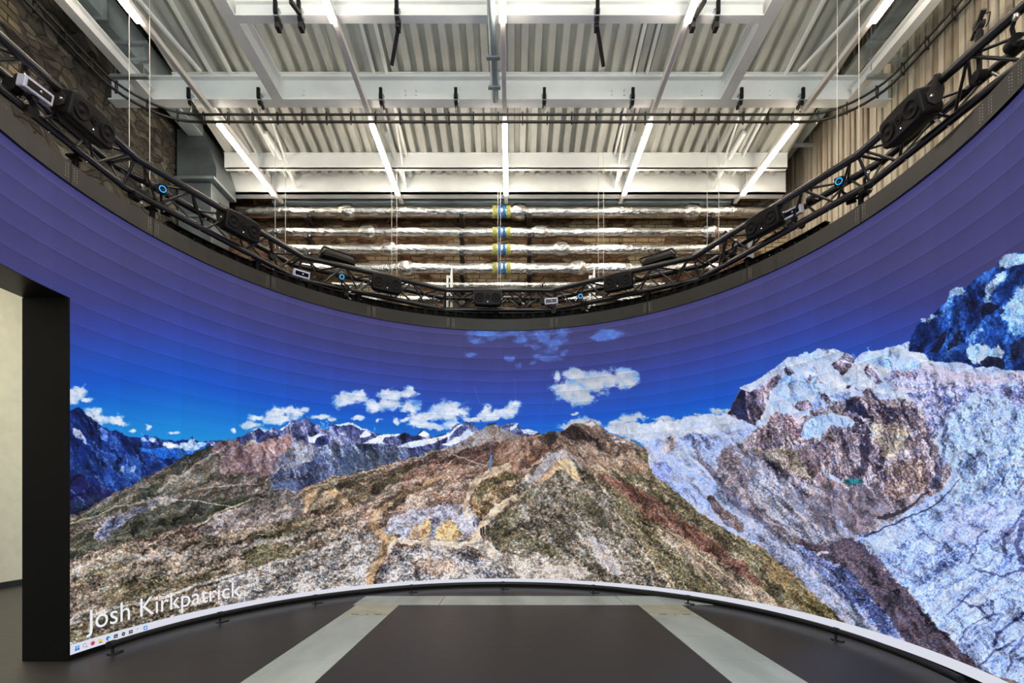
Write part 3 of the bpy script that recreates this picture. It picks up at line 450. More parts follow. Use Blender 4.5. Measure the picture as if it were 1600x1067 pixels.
    yi = fy.astype(np.int32); ty = (fy-yi).astype(np.float32)[..., None]
    a = img[yi, xi]*(1-tx)+img[yi, xi+1]*tx; b = img[yi+1, xi]*(1-tx)+img[yi+1, xi+1]*tx
    out = a*(1-ty)+b*ty
    return out                                      # rows from the top of the wall down, 0..255
# ---------------------------------------------------------------- mesh helpers
class MB:
    def __init__(s): s.v = []; s.f = []; s.mi = []; s.m = 0; s.sm = []
    def add(s, vs, fs, smooth=False):
        o = len(s.v); s.v += [tuple(p) for p in vs]
        s.f += [tuple(i+o for i in f) for f in fs]; s.mi += [s.m]*len(fs); s.sm += [smooth]*len(fs)
    def box(s, x0, x1, y0, y1, z0, z1, M=None, bev=0):
        if bev:
            b = min(bev, (x1-x0)/2.01, (y1-y0)/2.01, (z1-z0)/2.01)
            vs = []
            for sx in (0, 1):
                for sy in (0, 1):
                    for sz in (0, 1):
                        X = x1 if sx else x0; Y = y1 if sy else y0; Z = z1 if sz else z0
                        dx = -b if sx else b; dy = -b if sy else b; dz = -b if sz else b
                        vs += [(X, Y+dy, Z+dz), (X+dx, Y, Z+dz), (X+dx, Y+dy, Z)]
            I = lambda sx, sy, sz, k: (sx*4+sy*2+sz)*3+k
            fs = [(I(0,0,0,0), I(0,0,1,0), I(0,1,1,0), I(0,1,0,0)), (I(1,0,0,0), I(1,1,0,0), I(1,1,1,0), I(1,0,1,0)),
                  (I(0,0,0,1), I(1,0,0,1), I(1,0,1,1), I(0,0,1,1)), (I(0,1,0,1), I(0,1,1,1), I(1,1,1,1), I(1,1,0,1)),
                  (I(0,0,0,2), I(0,1,0,2), I(1,1,0,2), I(1,0,0,2)), (I(0,0,1,2), I(1,0,1,2), I(1,1,1,2), I(0,1,1,2))]
            for a in (0, 1):
                for c in (0, 1):
                    fs += [(I(a,c,0,0), I(a,c,1,0), I(a,c,1,1), I(a,c,0,1)), (I(a,0,c,0), I(a,1,c,0), I(a,1,c,2), I(a,0,c,2)), (I(0,a,c,1), I(1,a,c,1), I(1,a,c,2), I(0,a,c,2))]
                    for d in (0, 1): fs.append((I(a,c,d,0), I(a,c,d,1), I(a,c,d,2)))
        else:
            vs = [(x0,y0,z0),(x1,y0,z0),(x1,y1,z0),(x0,y1,z0),(x0,y0,z1),(x1,y0,z1),(x1,y1,z1),(x0,y1,z1)]
            fs = [(0,3,2,1),(4,5,6,7),(0,1,5,4),(1,2,6,5),(2,3,7,6),(3,0,4,7)]
        if M is not None: vs = [M @ Vector(p) for p in vs]
        s.add(vs, fs); return s
    def tube(s, pts, r, n=10, cap=True, closed=False):
        pts = [Vector(p) for p in pts]; N = len(pts); rings = []
        up = None
        for i, p in enumerate(pts):
            if closed: t = (pts[(i+1) % N]-pts[i-1])
            else: t = (pts[min(i+1, N-1)]-pts[max(i-1, 0)])
            t.normalize()
            if up is None: up = Vector((0, 0, 1)) if abs(t.z) < .9 else Vector((1, 0, 0))
            a = t.cross(up).normalized(); b = a.cross(t).normalized(); up = b
            # mitre
            k = 1.0
            if 0 < i < N-1:
                d = (pts[i]-pts[i-1]).normalized().dot((pts[i+1]-pts[i]).normalized()); k = 1/max(.6, math.sqrt((1+d)/2))
            rr = r[i] if isinstance(r, (list, tuple)) else r
            rings.append([p+a*math.cos(2*math.pi*j/n)*rr*k+b*math.sin(2*math.pi*j/n)*rr for j in range(n)])
        vs = [q for ring in rings for q in ring]; fs = []
        for i in range(N if closed else N-1):
            i2 = (i+1) % N
            for j in range(n): fs.append((i*n+j, i*n+(j+1) % n, i2*n+(j+1) % n, i2*n+j))
        s.add(vs, fs, True)
        if cap and not closed:
            s.add(rings[0], [tuple(range(n-1, -1, -1))]); s.add(rings[-1], [tuple(range(n))])
        return s
    def bar(s, a, b, w, h):
        a = Vector(a); b = Vector(b); t = (b-a); L = t.length; t.normalize()
        up = Vector((0, 0, 1)) if abs(t.z) < .95 else Vector((0, 1, 0))
        x = t.cross(up).normalized(); z = x.cross(t).normalized()
        M = Matrix(((x.x, t.x, z.x, a.x), (x.y, t.y, z.y, a.y), (x.z, t.z, z.z, a.z), (0, 0, 0, 1)))
        return s.box(-w/2, w/2, 0, L, -h/2, h/2, M)
    def prism(s, outline, h0, h1, M=None):
        """outline in local XZ, extruded along local Y"""
        n = len(outline)
        vs = [(x, h0, z) for x, z in outline]+[(x, h1, z) for x, z in outline]
        fs = [tuple(range(n)), tuple(range(2*n-1, n-1, -1))]+[(i, i+n, (i+1) % n+n, (i+1) % n) for i in range(n)]
        if M is not None: vs = [M @ Vector(p) for p in vs]
        s.add(vs, fs); return s
    def lathe(s, prof, n=20, M=None):
        """profile (r, y) turned about the local Y axis"""
        vs = []; fs = []
        for r, y in prof: vs += [(r*math.cos(2*math.pi*j/n), y, r*math.sin(2*math.pi*j/n)) for j in range(n)]
        for i in range(len(prof)-1):
            for j in range(n): fs.append((i*n+j, (i+1)*n+j, (i+1)*n+(j+1) % n, i*n+(j+1) % n))
        if M is not None: vs = [M @ Vector(p) for p in vs]
        s.add(vs, fs, True); return s
    def build(s, name, mat, parent=None):
        me = bpy.data.meshes.new(name); me.from_pydata(s.v, [], s.f)
        mats = mat if isinstance(mat, (list, tuple)) else [mat]
        for m in mats: me.materials.append(m)
        me.polygons.foreach_set('material_index', s.mi); me.polygons.foreach_set('use_smooth', s.sm); me.update()
        o = bpy.data.objects.new(name, me); COL.objects.link(o)
        if parent is not None: o.parent = parent
        return o

def tag(o, label=None, cat=None, group=None, kind=None):
    if label: o['label'] = label
    if cat: o['category'] = cat
    if group: o['group'] = group
    if kind: o['kind'] = kind
    return o
def thing(name, label, cat, loc=(0, 0, 0), rot=(0, 0, 0), group=None):
    o = bpy.data.objects.new(name, None); COL.objects.link(o); o.empty_display_size = .1
    o.location = loc; o.rotation_euler = rot
    return tag(o, label, cat, group)
def struct(name, mb, mat): return tag(mb.build(name, mat), kind='structure')
def copy_tree(root, loc, rot, label, parts):
    """parts: [(part, [sub-parts])] of the source"""
    r = root.copy(); COL.objects.link(r); r.location = loc; r.rotation_euler = rot; r['label'] = label
    for p, subs in parts:
        c = p.copy(); COL.objects.link(c); c.parent = r
        for q in subs:
            d = q.copy(); COL.objects.link(d); d.parent = c
    return r
def parts_of(root):
    ch = [o for o in COL.objects if o.parent == root]
    return [(c, [g for g in COL.objects if g.parent == c]) for c in ch]

# ---------------------------------------------------------------- materials
def lin(c):
    return tuple(((v/255.)/12.92 if v/255. <= .04045 else ((v/255.+.055)/1.055)**2.4) for v in c)
def mat(name, c, rough=.5, metal=0., var=0., scale=8., c2=None, emit=None, es=1., bump=0., bscale=40., spec=None, stretch=None, coat=0):
    m = bpy.data.materials.new(name); m.use_nodes = True; nt = m.node_tree; b = nt.nodes['Principled BSDF']
    col = lin(c)+(1,); b.inputs['Base Color'].default_value = col
    b.inputs['Roughness'].default_value = rough; b.inputs['Metallic'].default_value = metal
    if spec is not None: b.inputs['Specular IOR Level'].default_value = spec
    if coat: b.inputs['Coat Weight'].default_value = coat
    tc = nt.nodes.new('ShaderNodeTexCoord'); mp = nt.nodes.new('ShaderNodeMapping'); nt.links.new(tc.outputs['Object'], mp.inputs[0])
    if stretch: mp.inputs['Scale'].default_value = stretch
    if var or c2:
        n = nt.nodes.new('ShaderNodeTexNoise'); n.inputs['Scale'].default_value = scale; n.inputs['Detail'].default_value = 6
        nt.links.new(mp.outputs[0], n.inputs[0])
        r = nt.nodes.new('ShaderNodeValToRGB'); nt.links.new(n.outputs[0], r.inputs[0])
        a = c2 if c2 else tuple(v*(1-var) for v in c); d = c if c2 else tuple(min(255, v*(1+var)) for v in c)
        r.color_ramp.elements[0].position = .35; r.color_ramp.elements[1].position = .65
        r.color_ramp.elements[0].color = lin(a)+(1,); r.color_ramp.elements[1].color = lin(d)+(1,)
        nt.links.new(r.outputs[0], b.inputs['Base Color'])
    if bump:
        n = nt.nodes.new('ShaderNodeTexNoise'); n.inputs['Scale'].default_value = bscale; n.inputs['Detail'].default_value = 5
        nt.links.new(mp.outputs[0], n.inputs[0])
        u = nt.nodes.new('ShaderNodeBump'); u.inputs['Strength'].default_value = bump; u.inputs['Distance'].default_value = .02
        nt.links.new(n.outputs[0], u.inputs['Height']); nt.links.new(u.outputs[0], b.inputs['Normal'])
    if emit:
        b.inputs['Emission Color'].default_value = lin(emit)+(1,); b.inputs['Emission Strength'].default_value = es
    return m

M = {}
M['black'] = mat('black_powder_coat', (16, 15, 15), .5, var=.15, scale=3, spec=.25)
M['jamb'] = mat('black_jamb_paint', (12, 12, 12), .6, var=.1, scale=3, spec=.25)
M['truss'] = mat('black_truss_paint', (19, 17, 17), .3, 0, var=.1, spec=.7)
M['fascia'] = mat('dark_anodised_metal', (26, 26, 24), .4, .1, var=.18, scale=1.6, spec=.35)
M['rivet'] = mat('pale_rivet', (150, 146, 136), .3, .8)
M['ribs'] = mat('matt_black_ribs', (13, 12, 12), .8, spec=.15)
M['seam'] = mat('dark_gap', (12, 12, 12), .8)
M['steelwhite'] = mat('white_painted_steel', (240, 243, 241), .45, var=.03, scale=2)
M['galv'] = mat('galvanised_steel', (158, 168, 170), .38, .55, var=.12, scale=5)
M['duct'] = mat('grey_duct_sheet', (112, 120, 122), .42, .45, var=.12, scale=2.5)
M['ductw'] = mat('pale_duct_sheet', (176, 190, 192), .4, .35, var=.08, scale=2.5)
M['deck'] = mat('white_corrugated_sheet', (196, 198, 190), .5, var=.04, scale=2)
M['rail'] = mat('black_rubber_rail', (22, 22, 21), .5)
M['speaker'] = mat('black_speaker_plastic', (17, 15, 16), .5, spec=.22)
M['cone'] = mat('dark_speaker_cone', (10, 9, 10), .6, spec=.2)
M['bracket'] = mat('dark_grey_bracket', (50, 46, 47), .4, .3)
M['chrome'] = mat('bright_bolt', (210, 208, 200), .25, .9)
M['boxwhite'] = mat('pale_lilac_plastic', (206, 204, 222), .4)
M['glassdark'] = mat('dark_window', (14, 14, 22), .12)
M['bluering'] = mat('blue_led_ring', (20, 120, 220), .4, emit=(40, 170, 250), es=1.3)
M['led'] = mat('tiny_indicator', (255, 255, 255), .4, emit=(220, 230, 255), es=2.)
M['wire'] = mat('pale_steel_wire', (214, 208, 200), .4, .2)
M['cable'] = mat('black_cable', (22, 22, 23), .45)
M['trunk'] = mat('grey_trunking', (232, 226, 220), .45)
M['lamp'] = mat('warm_white_diffuser', (255, 246, 236), .5, emit=(255, 240, 222), es=LAMP)
M['foil'] = mat('crinkled_foil', (226, 222, 216), .2, 1., bump=.9, bscale=26, stretch=(.5, 1, 1), var=.08)
M['bandg'] = mat('green_yellow_band', (178, 176, 92), .5, var=.2, scale=60)
M['bandb'] = mat('blue_band', (40, 120, 186), .5)
M['cream'] = mat('cream_painted_wall', (222, 216, 192), .7, var=.02)
M['plate'] = mat('grey_steel_plate', (188, 198, 190), .45, .2, var=.07, scale=3, stretch=(1, .3, 1))
M['platey'] = mat('yellowed_steel_flap', (190, 192, 168), .45, .2, var=.07, scale=4)
M['hole'] = mat('dark_slot', (60, 62, 54), .7)
M['yellow'] = mat('yellow_tag', (206, 176, 40), .5)

# floor: dark vinyl with faint brushed scuffs
def floor_mat():
    m = bpy.data.materials.new('dark_vinyl_floor'); m.use_nodes = True; nt = m.node_tree; N = nt.nodes; L = nt.links; b = N['Principled BSDF']
    tc = N.new('ShaderNodeTexCoord'); mp = N.new('ShaderNodeMapping'); mp.inputs['Scale'].default_value = (.5, 5, 1); L.new(tc.outputs['Object'], mp.inputs[0])
    n = N.new('ShaderNodeTexNoise'); n.inputs['Scale'].default_value = 5; n.inputs['Detail'].default_value = 9; L.new(mp.outputs[0], n.inputs[0])
    r = N.new('ShaderNodeValToRGB'); r.color_ramp.elements[0].position = .3; r.color_ramp.elements[1].position = .72
    r.color_ramp.elements[0].color = lin((45, 43, 42))+(1,); r.color_ramp.elements[1].color = lin((55, 53, 51))+(1,); L.new(n.outputs[0], r.inputs[0])
    v = N.new('ShaderNodeTexNoise'); v.inputs['Scale'].default_value = 90; v.inputs['Detail'].default_value = 2; L.new(tc.outputs['Object'], v.inputs[0])
    r2 = N.new('ShaderNodeValToRGB'); r2.color_ramp.elements[0].position = .73; r2.color_ramp.elements[1].position = .78; r2.color_ramp.elements[1].color = (.25, .25, .25, 1); r2.color_ramp.elements[0].color = (0, 0, 0, 1); L.new(v.outputs[0], r2.inputs[0])
    mx = N.new('ShaderNodeMix'); mx.data_type = 'RGBA'; L.new(r2.outputs[0], mx.inputs[0]); L.new(r.outputs[0], mx.inputs[6]); mx.inputs[7].default_value = lin((130, 126, 120))+(1,)
    L.new(mx.outputs[2], b.inputs['Base Color'])
    rr = N.new('ShaderNodeMapRange'); rr.inputs[3].default_value = .34; rr.inputs[4].default_value = .5; L.new(n.outputs[0], rr.inputs[0]); L.new(rr.outputs[0], b.inputs['Roughness'])
    b.inputs['Specular IOR Level'].default_value = .35
    return m
M['floor'] = floor_mat()

def brick_mat(name, axis, dark):
    """rubble stone with patches of squared brick; axis = which world axis runs along the wall"""
    m = bpy.data.materials.new(name); m.use_nodes = True; nt = m.node_tree; N = nt.nodes; L = nt.links; b = N['Principled BSDF']
    tc = N.new('ShaderNodeTexCoord'); sp = N.new('ShaderNodeSeparateXYZ'); L.new(tc.outputs['Object'], sp.inputs[0])
    cb = N.new('ShaderNodeCombineXYZ'); L.new(sp.outputs[axis], cb.inputs[0]); L.new(sp.outputs[2], cb.inputs[1])
    wn = N.new('ShaderNodeTexNoise'); wn.inputs['Scale'].default_value = 1.6; wn.inputs['Detail'].default_value = 4; L.new(cb.outputs[0], wn.inputs[0])
    wm = N.new('ShaderNodeVectorMath'); wm.operation = 'MULTIPLY_ADD'; L.new(wn.outputs[1], wm.inputs[0]); wm.inputs[1].default_value = (.6, .42, 0) if dark else (.34, .2, 0); L.new(cb.outputs[0], wm.inputs[2])
    vm = N.new('ShaderNodeVectorMath'); vm.operation = 'MULTIPLY'; L.new(wm.outputs[0], vm.inputs[0]); vm.inputs[1].default_value = (1, 1.9, 1) if dark else (1, 3.4, 1)
    rub = N.new('ShaderNodeTexVoronoi'); rub.inputs['Scale'].default_value = 6.0 if dark else 4.6; L.new(vm.outputs[0], rub.inputs['Vector'])
    edg = N.new('ShaderNodeTexVoronoi'); edg.feature = 'DISTANCE_TO_EDGE'; edg.inputs['Scale'].default_value = 6.0 if dark else 4.6; L.new(vm.outputs[0], edg.inputs['Vector'])
    spc = N.new('ShaderNodeSeparateColor'); L.new(rub.outputs['Color'], spc.inputs[0])
    cr = N.new('ShaderNodeValToRGB'); L.new(spc.outputs[0], cr.inputs[0]); e = cr.color_ramp.elements
    cols = ((54, 53, 50), (84, 83, 78), (74, 69, 58), (124, 124, 116)) if dark else ((104, 84, 66), (150, 128, 102), (118, 82, 60), (176, 156, 126))
    e[0].color = lin(cols[0])+(1,); e[1].color = lin(cols[3])+(1,); e.new(.4).color = lin(cols[1])+(1,); e.new(.7).color = lin(cols[2])+(1,)
    er = N.new('ShaderNodeValToRGB'); L.new(edg.outputs['Distance'], er.inputs[0]); er.color_ramp.elements[0].position = .0; er.color_ramp.elements[1].position = .07; er.color_ramp.elements[0].color = (.42, .4, .36, 1)
    rmx = N.new('ShaderNodeMix'); rmx.data_type = 'RGBA'; rmx.blend_type = 'MULTIPLY'; rmx.inputs[0].default_value = 1; L.new(cr.outputs[0], rmx.inputs[6]); L.new(er.outputs[0], rmx.inputs[7])
    n2 = N.new('ShaderNodeTexNoise'); n2.inputs['Scale'].default_value = 5; n2.inputs['Detail'].default_value = 9; n2.inputs['Roughness'].default_value = .7; L.new(wm.outputs[0], n2.inputs[0])
    r = N.new('ShaderNodeValToRGB'); L.new(n2.outputs[0], r.inputs[0]); r.color_ramp.elements[0].position = .32; r.color_ramp.elements[1].position = .7
    r.color_ramp.elements[0].color = (.34, .33, .31, 1) ; r.color_ramp.elements[1].color = (1.35, 1.28, 1.2, 1)
    mu = N.new('ShaderNodeMix'); mu.data_type = 'RGBA'; mu.blend_type = 'MULTIPLY'; mu.inputs[0].default_value = 1; L.new(rmx.outputs[2], mu.inputs[6]); L.new(r.outputs[0], mu.inputs[7])
    sq = N.new('ShaderNodeTexBrick'); L.new(cb.outputs[0], sq.inputs[0]); sq.inputs['Scale'].default_value = 1; sq.inputs['Brick Width'].default_value = .215; sq.inputs['Row Height'].default_value = .075; sq.inputs['Mortar Size'].default_value = .007; sq.inputs['Bias'].default_value = -.2
    s1, s2, s3 = ((126, 116, 92), (88, 82, 68), (50, 44, 36)) if dark else ((196, 178, 142), (170, 146, 114), (106, 82, 62))
    sq.inputs[1].default_value = lin(s1)+(1,); sq.inputs[2].default_value = lin(s2)+(1,); sq.inputs[3].default_value = lin(s3)+(1,)
    pn = N.new('ShaderNodeTexNoise'); pn.inputs['Scale'].default_value = .75; pn.inputs['Detail'].default_value = 3; L.new(cb.outputs[0], pn.inputs[0])
    pr = N.new('ShaderNodeValToRGB'); pr.color_ramp.elements[0].position = .62 if dark else .53; pr.color_ramp.elements[1].position = .63 if dark else .545; L.new(pn.outputs[0], pr.inputs[0])
    mx = N.new('ShaderNodeMix'); mx.data_type = 'RGBA'; L.new(pr.outputs[0], mx.inputs[0]); L.new(mu.outputs[2], mx.inputs[6]); L.new(sq.outputs[0], mx.inputs[7])
    L.new(mx.outputs[2], b.inputs['Base Color']); b.inputs['Roughness'].default_value = .85; b.inputs['Specular IOR Level'].default_value = .3
    bm = N.new('ShaderNodeBump'); bm.inputs['Strength'].default_value = .8; bm.inputs['Distance'].default_value = .03
    ad = N.new('ShaderNodeMath'); ad.operation = 'ADD'; L.new(n2.outputs[0], ad.inputs[0]); L.new(er.outputs[0], ad.inputs[1]); L.new(ad.outputs[0], bm.inputs['Height']); L.new(bm.outputs[0], b.inputs['Normal'])
    return m
M['stone_back'] = brick_mat('brown_rubble_and_brick', 0, False)
M['stone_left'] = brick_mat('dark_rubble_stone', 1, True)

def wood_mat():
    m = bpy.data.materials.new('pale_larch_boards'); m.use_nodes = True; nt = m.node_tree; N = nt.nodes; L = nt.links; b = N['Principled BSDF']
    tc = N.new('ShaderNodeTexCoord'); sp = N.new('ShaderNodeSeparateXYZ'); L.new(tc.outputs['Object'], sp.inputs[0])
    fl = N.new('ShaderNodeMath'); fl.operation = 'DIVIDE'; L.new(sp.outputs[1], fl.inputs[0]); fl.inputs[1].default_value = .078
    f2 = N.new('ShaderNodeMath'); f2.operation = 'FLOOR'; L.new(fl.outputs[0], f2.inputs[0])
    wn = N.new('ShaderNodeTexWhiteNoise'); wn.noise_dimensions = '1D'; L.new(f2.outputs[0], wn.inputs['W'])
    r = N.new('ShaderNodeValToRGB'); e = r.color_ramp.elements; e[0].color = lin((158, 146, 128))+(1,); e[1].color = lin((204, 198, 182))+(1,); e.new(.5).color = lin((188, 180, 160))+(1,); L.new(wn.outputs[0], r.inputs[0])
    mp = N.new('ShaderNodeMapping'); mp.inputs['Scale'].default_value = (1, 22, 1.2); L.new(tc.outputs['Object'], mp.inputs[0])
    n = N.new('ShaderNodeTexNoise'); n.inputs['Scale'].default_value = 3; n.inputs['Detail'].default_value = 6; L.new(mp.outputs[0], n.inputs[0])
    r2 = N.new('ShaderNodeValToRGB'); r2.color_ramp.elements[0].position = .3; r2.color_ramp.elements[1].position = .7; r2.color_ramp.elements[0].color = (.78, .74, .68, 1); r2.color_ramp.elements[1].color = (1.05, 1.05, 1.05, 1); L.new(n.outputs[0], r2.inputs[0])
    mx = N.new('ShaderNodeMix'); mx.data_type = 'RGBA'; mx.blend_type = 'MULTIPLY'; mx.inputs[0].default_value = 1; L.new(r.outputs[0], mx.inputs[6]); L.new(r2.outputs[0], mx.inputs[7])
    L.new(mx.outputs[2], b.inputs['Base Color']); b.inputs['Roughness'].default_value = .7
    return m
M['wood'] = wood_mat()

# ---------------------------------------------------------------- the room
WL, WR, WB = -4.82, 4.556, 8.0            # left wall, right wall, back wall
CX, CY, RR = SC_X, SC_Y, SC_R
HF = lambda h: 1.28+h
struct('floor', MB().box(-9, WR+.3, -6, 12, -.1, 0), M['floor'])
struct('wall_back', MB().box(WL-.2, WR+.3, WB, WB+.3, 0, 9.2), M['stone_back'])
wl = MB().box(WL-.25, WL, 6.2, WB, 0, 9.2).box(WL-.25, WL, -6, 6.2, 3.85, 9.2).box(WL-.25, WL, -6, 2.2, 0, 3.85)
struct('wall_left', wl, M['stone_left'])
wr = MB().box(WR+.03, WR+.2, -6, WB, 0, 9.2)
y = -5.94
while y < WB:
    k = math.floor(y/.078)*.078+.078
    d = .03 if int(round(k/.078)) % 3 else .012
    wr.box(WR-d, WR+.03, k+.006, k+.062, .0, 9.2); y = k+.01
struct('wall_right', wr, M['wood'])
struct('wall_side', MB().box(-7.63, -7.43, -2, 12, 0, 5.0), M['cream'])
struct('wall_end', MB().box(-7.43, WL-.25, 11.8, 12, 0, 5.0), M['cream'])
struct('baseboard_side', MB().box(-7.43, -7.40, -2, 11.8, 0, .09), M['black'])
struct('ceiling', MB().box(-7.63, WL-.25, -2, 12, 4.95, 5.1), M['cream'])
deckz = lambda Y: HF(5.29+.2*(5.95-Y))
def deck(y0, y1, x0=-4.18, x1=3.98):
    mb = MB(); p = .159; prof = []; x = x0
    while x < x1:
        prof += [(x, 0), (x+.074, 0), (x+.088, .07), (x+.144, .07)]; x += p
    n = len(prof)
    vs = [(a, y0, deckz(y0)+b) for a, b in prof]+[(a, y1, deckz(y1)+b) for a, b in prof]
    mb.add(vs, [(i, i+1, i+1+n, i+n) for i in range(n-1)]); return mb
struct('ceiling', deck(-6, 7.42), M['deck'])
struct('ceiling', MB().box(WL-.25, WR+.2, -6, WB+.3, 9.2, 9.35), M['steelwhite'])

# roof steel
def ibeam(name, a, b, h, fw, tf, tw, label, mt=None):
    """beam from a to b (bottom centre line), height h, flange width fw"""
    a = Vector(a); b = Vector(b); mb = MB()
    up = Vector((0, 0, 1))
    mb.bar(a+up*tf/2, b+up*tf/2, fw, tf).bar(a+up*(h-tf/2), b+up*(h-tf/2), fw, tf).bar(a+up*h/2, b+up*h/2, tw, h-2*tf)
    return tag(mb.build(name, mt or M['steelwhite']), label, 'beam')
ZB = HF(4.785)
main = ibeam('roof_beam', (WL, 5.83, ZB), (WR, 5.83, ZB), .29, .125, .018, .02, 'deep white steel roof beam running wall to wall across the hall above the black track')
mb = MB()
for x in (-1.28, -1.15, 1.2, 1.35, 2.28, -2.5, 3.1): 
    for dz in (.09, .14):
        mb.lathe([(0, -.02), (.011, -.02), (.011, 0)], 8, Matrix.Translation((x, 5.82, ZB+dz)))
mb.build('bolt', M['steelwhite'], main)
ibeam('roof_beam', (-2.74, 4.81, ZB), (2.49, 4.81, ZB), .15, .085, .014, .02, 'shallow white steel beam nearest the camera, between the two long trimmers')
ibeam('roof_trimmer', (-2.8, -6, ZB), (-2.8, 5.77, ZB), .25, .13, .016, .016, 'white steel trimmer running towards the camera left of centre')
ibeam('roof_trimmer', (2.55, -6, ZB), (2.55, 5.77, ZB), .25, .13, .016, .016, 'white steel trimmer running towards the camera right of centre')
ibeam('roof_trimmer', (-4.33, -6, ZB), (-4.33, 5.77, ZB), .14, .1, .014, .014, 'narrow white steel edge beam along the stone wall, beside the grey air duct')
ibeam('roof_trimmer', (4.06, -6, ZB), (4.06, 5.77, ZB), .14, .1, .014, .014, 'narrow white steel edge beam along the timber boarded wall')
for Yp, za, zb_, lb in ((5.98, 5.225, 5.282, 'thin white purlin under the metal deck just behind the deep roof beam'), (7.06, 4.85, 5.068, 'white channel purlin under the far end of the metal deck')):
    mb = MB().box(-4.2, 4.02, Yp, Yp+.012, HF(za), HF(zb_)).box(-4.2, 4.02, Yp, Yp+.06, HF(za), HF(za)+.012).box(-4.2, 4.02, Yp-.02, Yp+.06, HF(zb_)-.01, HF(zb_))
    tag(mb.build('purlin', M['steelwhite']), lb, 'purlin')
tag(MB().box(-4.45, 4.2, 7.42, 7.46, HF(4.72), HF(5.04)).box(-4.45, 4.2, 7.42, 7.56, HF(4.72), HF(4.735)).build('eaves_board', M['steelwhite']), 'long white board closing the metal deck above the back wall', 'board')
names = ['left-hand bar of the pair at the far left', 'right-hand bar of the pair at the far left', 'left-hand bar of the pair left of centre', 'right-hand bar of the pair left of centre',
         'left-hand bar of the pair right of centre', 'right-hand bar of the pair right of centre', 'single bar at the far right']
for x, nm in zip((-3.7, -3.46, -1.7, -1.54, 1.5, 1.66, 3.37), names):
    mb = MB().bar((x, 3, deckz(3)-.028), (x, 7.4, deckz(7.4)-.028), .03, .05)
    tag(mb.build('deck_bar', M['steelwhite']), 'white bar under the ribbed deck, '+nm, 'bar', 'bars under the metal deck')
for x, side, nm in ((-3.3, -1, 'far left'), (-1.62, -1, 'left of centre'), (1.58, 1, 'right of centre'), (3.1, 1, 'far right')):
    mb = MB().bar((x-side*.05, 6.5, HF(5.15)), (x, 7.4, HF(4.78)), .022, .03).bar((x+side*.12, 6.7, HF(5.1)), (x+side*.03, 7.4, HF(4.9)), .05, .05)
    tag(mb.build('brace', M['steelwhite']), 'white steel brace from deck to eaves board, '+nm, 'brace', 'braces at the eaves')
for a, b, nm in (((-4.1, 4.9, 6.72), (-3.8, 5.9, 6.51), 'slanting white roof brace above the first light line, left side'), ((-3.95, 6.1, 6.48), (-3.8, 7.0, 6.30), 'slanting white roof brace behind the deep beam, left side'), ((3.9, 5.0, 6.70), (3.5, 5.9, 6.51), 'slanting white roof brace beside the timber wall, right side')):
    tag(MB().bar(a, b, .03, .04).build('brace', M['steelwhite']), nm, 'brace')

# ---------------------------------------------------------------- light lines
ZL = HF(4.68)
lamp_names = ['leftmost', 'second from the left', 'centre', 'second from the right', 'rightmost']
for x, nm in zip((-3.635, -1.74, -.09, 1.71, 3.52), lamp_names):
    t = thing('linear_light', nm+' of the five long light lines hung under the roof', 'light', (x, 0, ZL), group='light lines under the roof')
    MB().box(-.027, .027, -5, 7.64, .005, .065, bev=.004).build('trunking', M['trunk'], t)
    for a, b in ((-4.65, -3.25), (-2.0, -.6), (.65, 2.05), (3.3, 4.72), (5.99, 7.38)):
        MB().box(-.033, .033, a, b, -.036, .0045, bev=.012).build('diffuser', M['lamp'], t)
    for yy_ in (-1.6, 1.6, 4.81, 5.83, 7.3): MB().tube([(0, yy_, .06), (0, yy_, .11 if 4.7 < yy_ < 5.9 else deckz(yy_)-ZL)], .004, 6).build('hanger', M['galv'], t)
sl = thing('side_room_fill', 'added white ceiling light, out of view, brightening the cream side room', 'light', (-6.2, 4.5, 4.88))  # added out of view to brighten the cream wall beyond the doorway
MB().box(-.5, .5, -1.2, 1.2, 0, .05).build('body', M['steelwhite'], sl)
MB().box(-.45, .45, -1.15, 1.15, -.012, -.001).build('diffuser', mat('side_room_fill_diffuser', (255, 255, 255), .5, emit=(255, 246, 226), es=34), sl)

# ---------------------------------------------------------------- pipes, ducts and trays near the roof
mb = MB().tube([(-.2, 1.0, HF(4.74)), (-.2, 5.6, HF(4.74)), (-.2, 5.72, HF(4.74))], .042, 14)
pp = tag(mb.build('drain_pipe', M['ductw']), 'fat pale pipe running overhead beside the centre light line', 'pipe')
for yq in (5.13, 5.5):
    MB().box(-.27, -.13, yq-.02, yq+.02, HF(4.685), HF(4.705)).tube([(-.24, yq, HF(4.7)), (-.24, yq, HF(4.9))], .006, 6).tube([(-.15, yq, HF(4.7)), (-.15, yq, HF(4.9))], .006, 6).build('pipe_bracket', M['galv'], pp)
dt = thing('air_duct', 'square grey sheet-metal air duct along the stone wall, turning down in the far left corner', 'duct')
MB().box(-4.62, -4.4, -1, 6.9, HF(5.2), HF(5.55), bev=.006).build('duct_run', M['ductw'], dt)
for yq in (5.2, 6.3): MB().box(-4.66, -4.36, yq, yq+.04, HF(5.17), HF(5.58)).build('flange', M['galv'], dt)
MB().box(-4.78, -4.3, 6.92, 7.36, .0, HF(4.55), bev=.006).build('duct_drop', M['duct'], dt)
MB().box(-4.78, -4.22, 6.85, 7.40, HF(4.56), HF(4.6)).build('flange', M['galv'], dt)
MB().box(-4.80, -4.26, 6.9, 7.38, HF(4.05), HF(4.09)).build('flange', M['galv'], dt)
MB().prism([(-4.78, HF(4.6)), (-4.22, HF(4.6)), (-4.22, HF(4.75)), (-4.4, HF(5.3)), (-4.78, HF(5.3))], 6.9, 7.38).build('duct_elbow', M['duct'], dt)
ct = thing('cable_duct', 'grey galvanised cable duct along the top of the timber wall, dropping at the far end', 'duct')
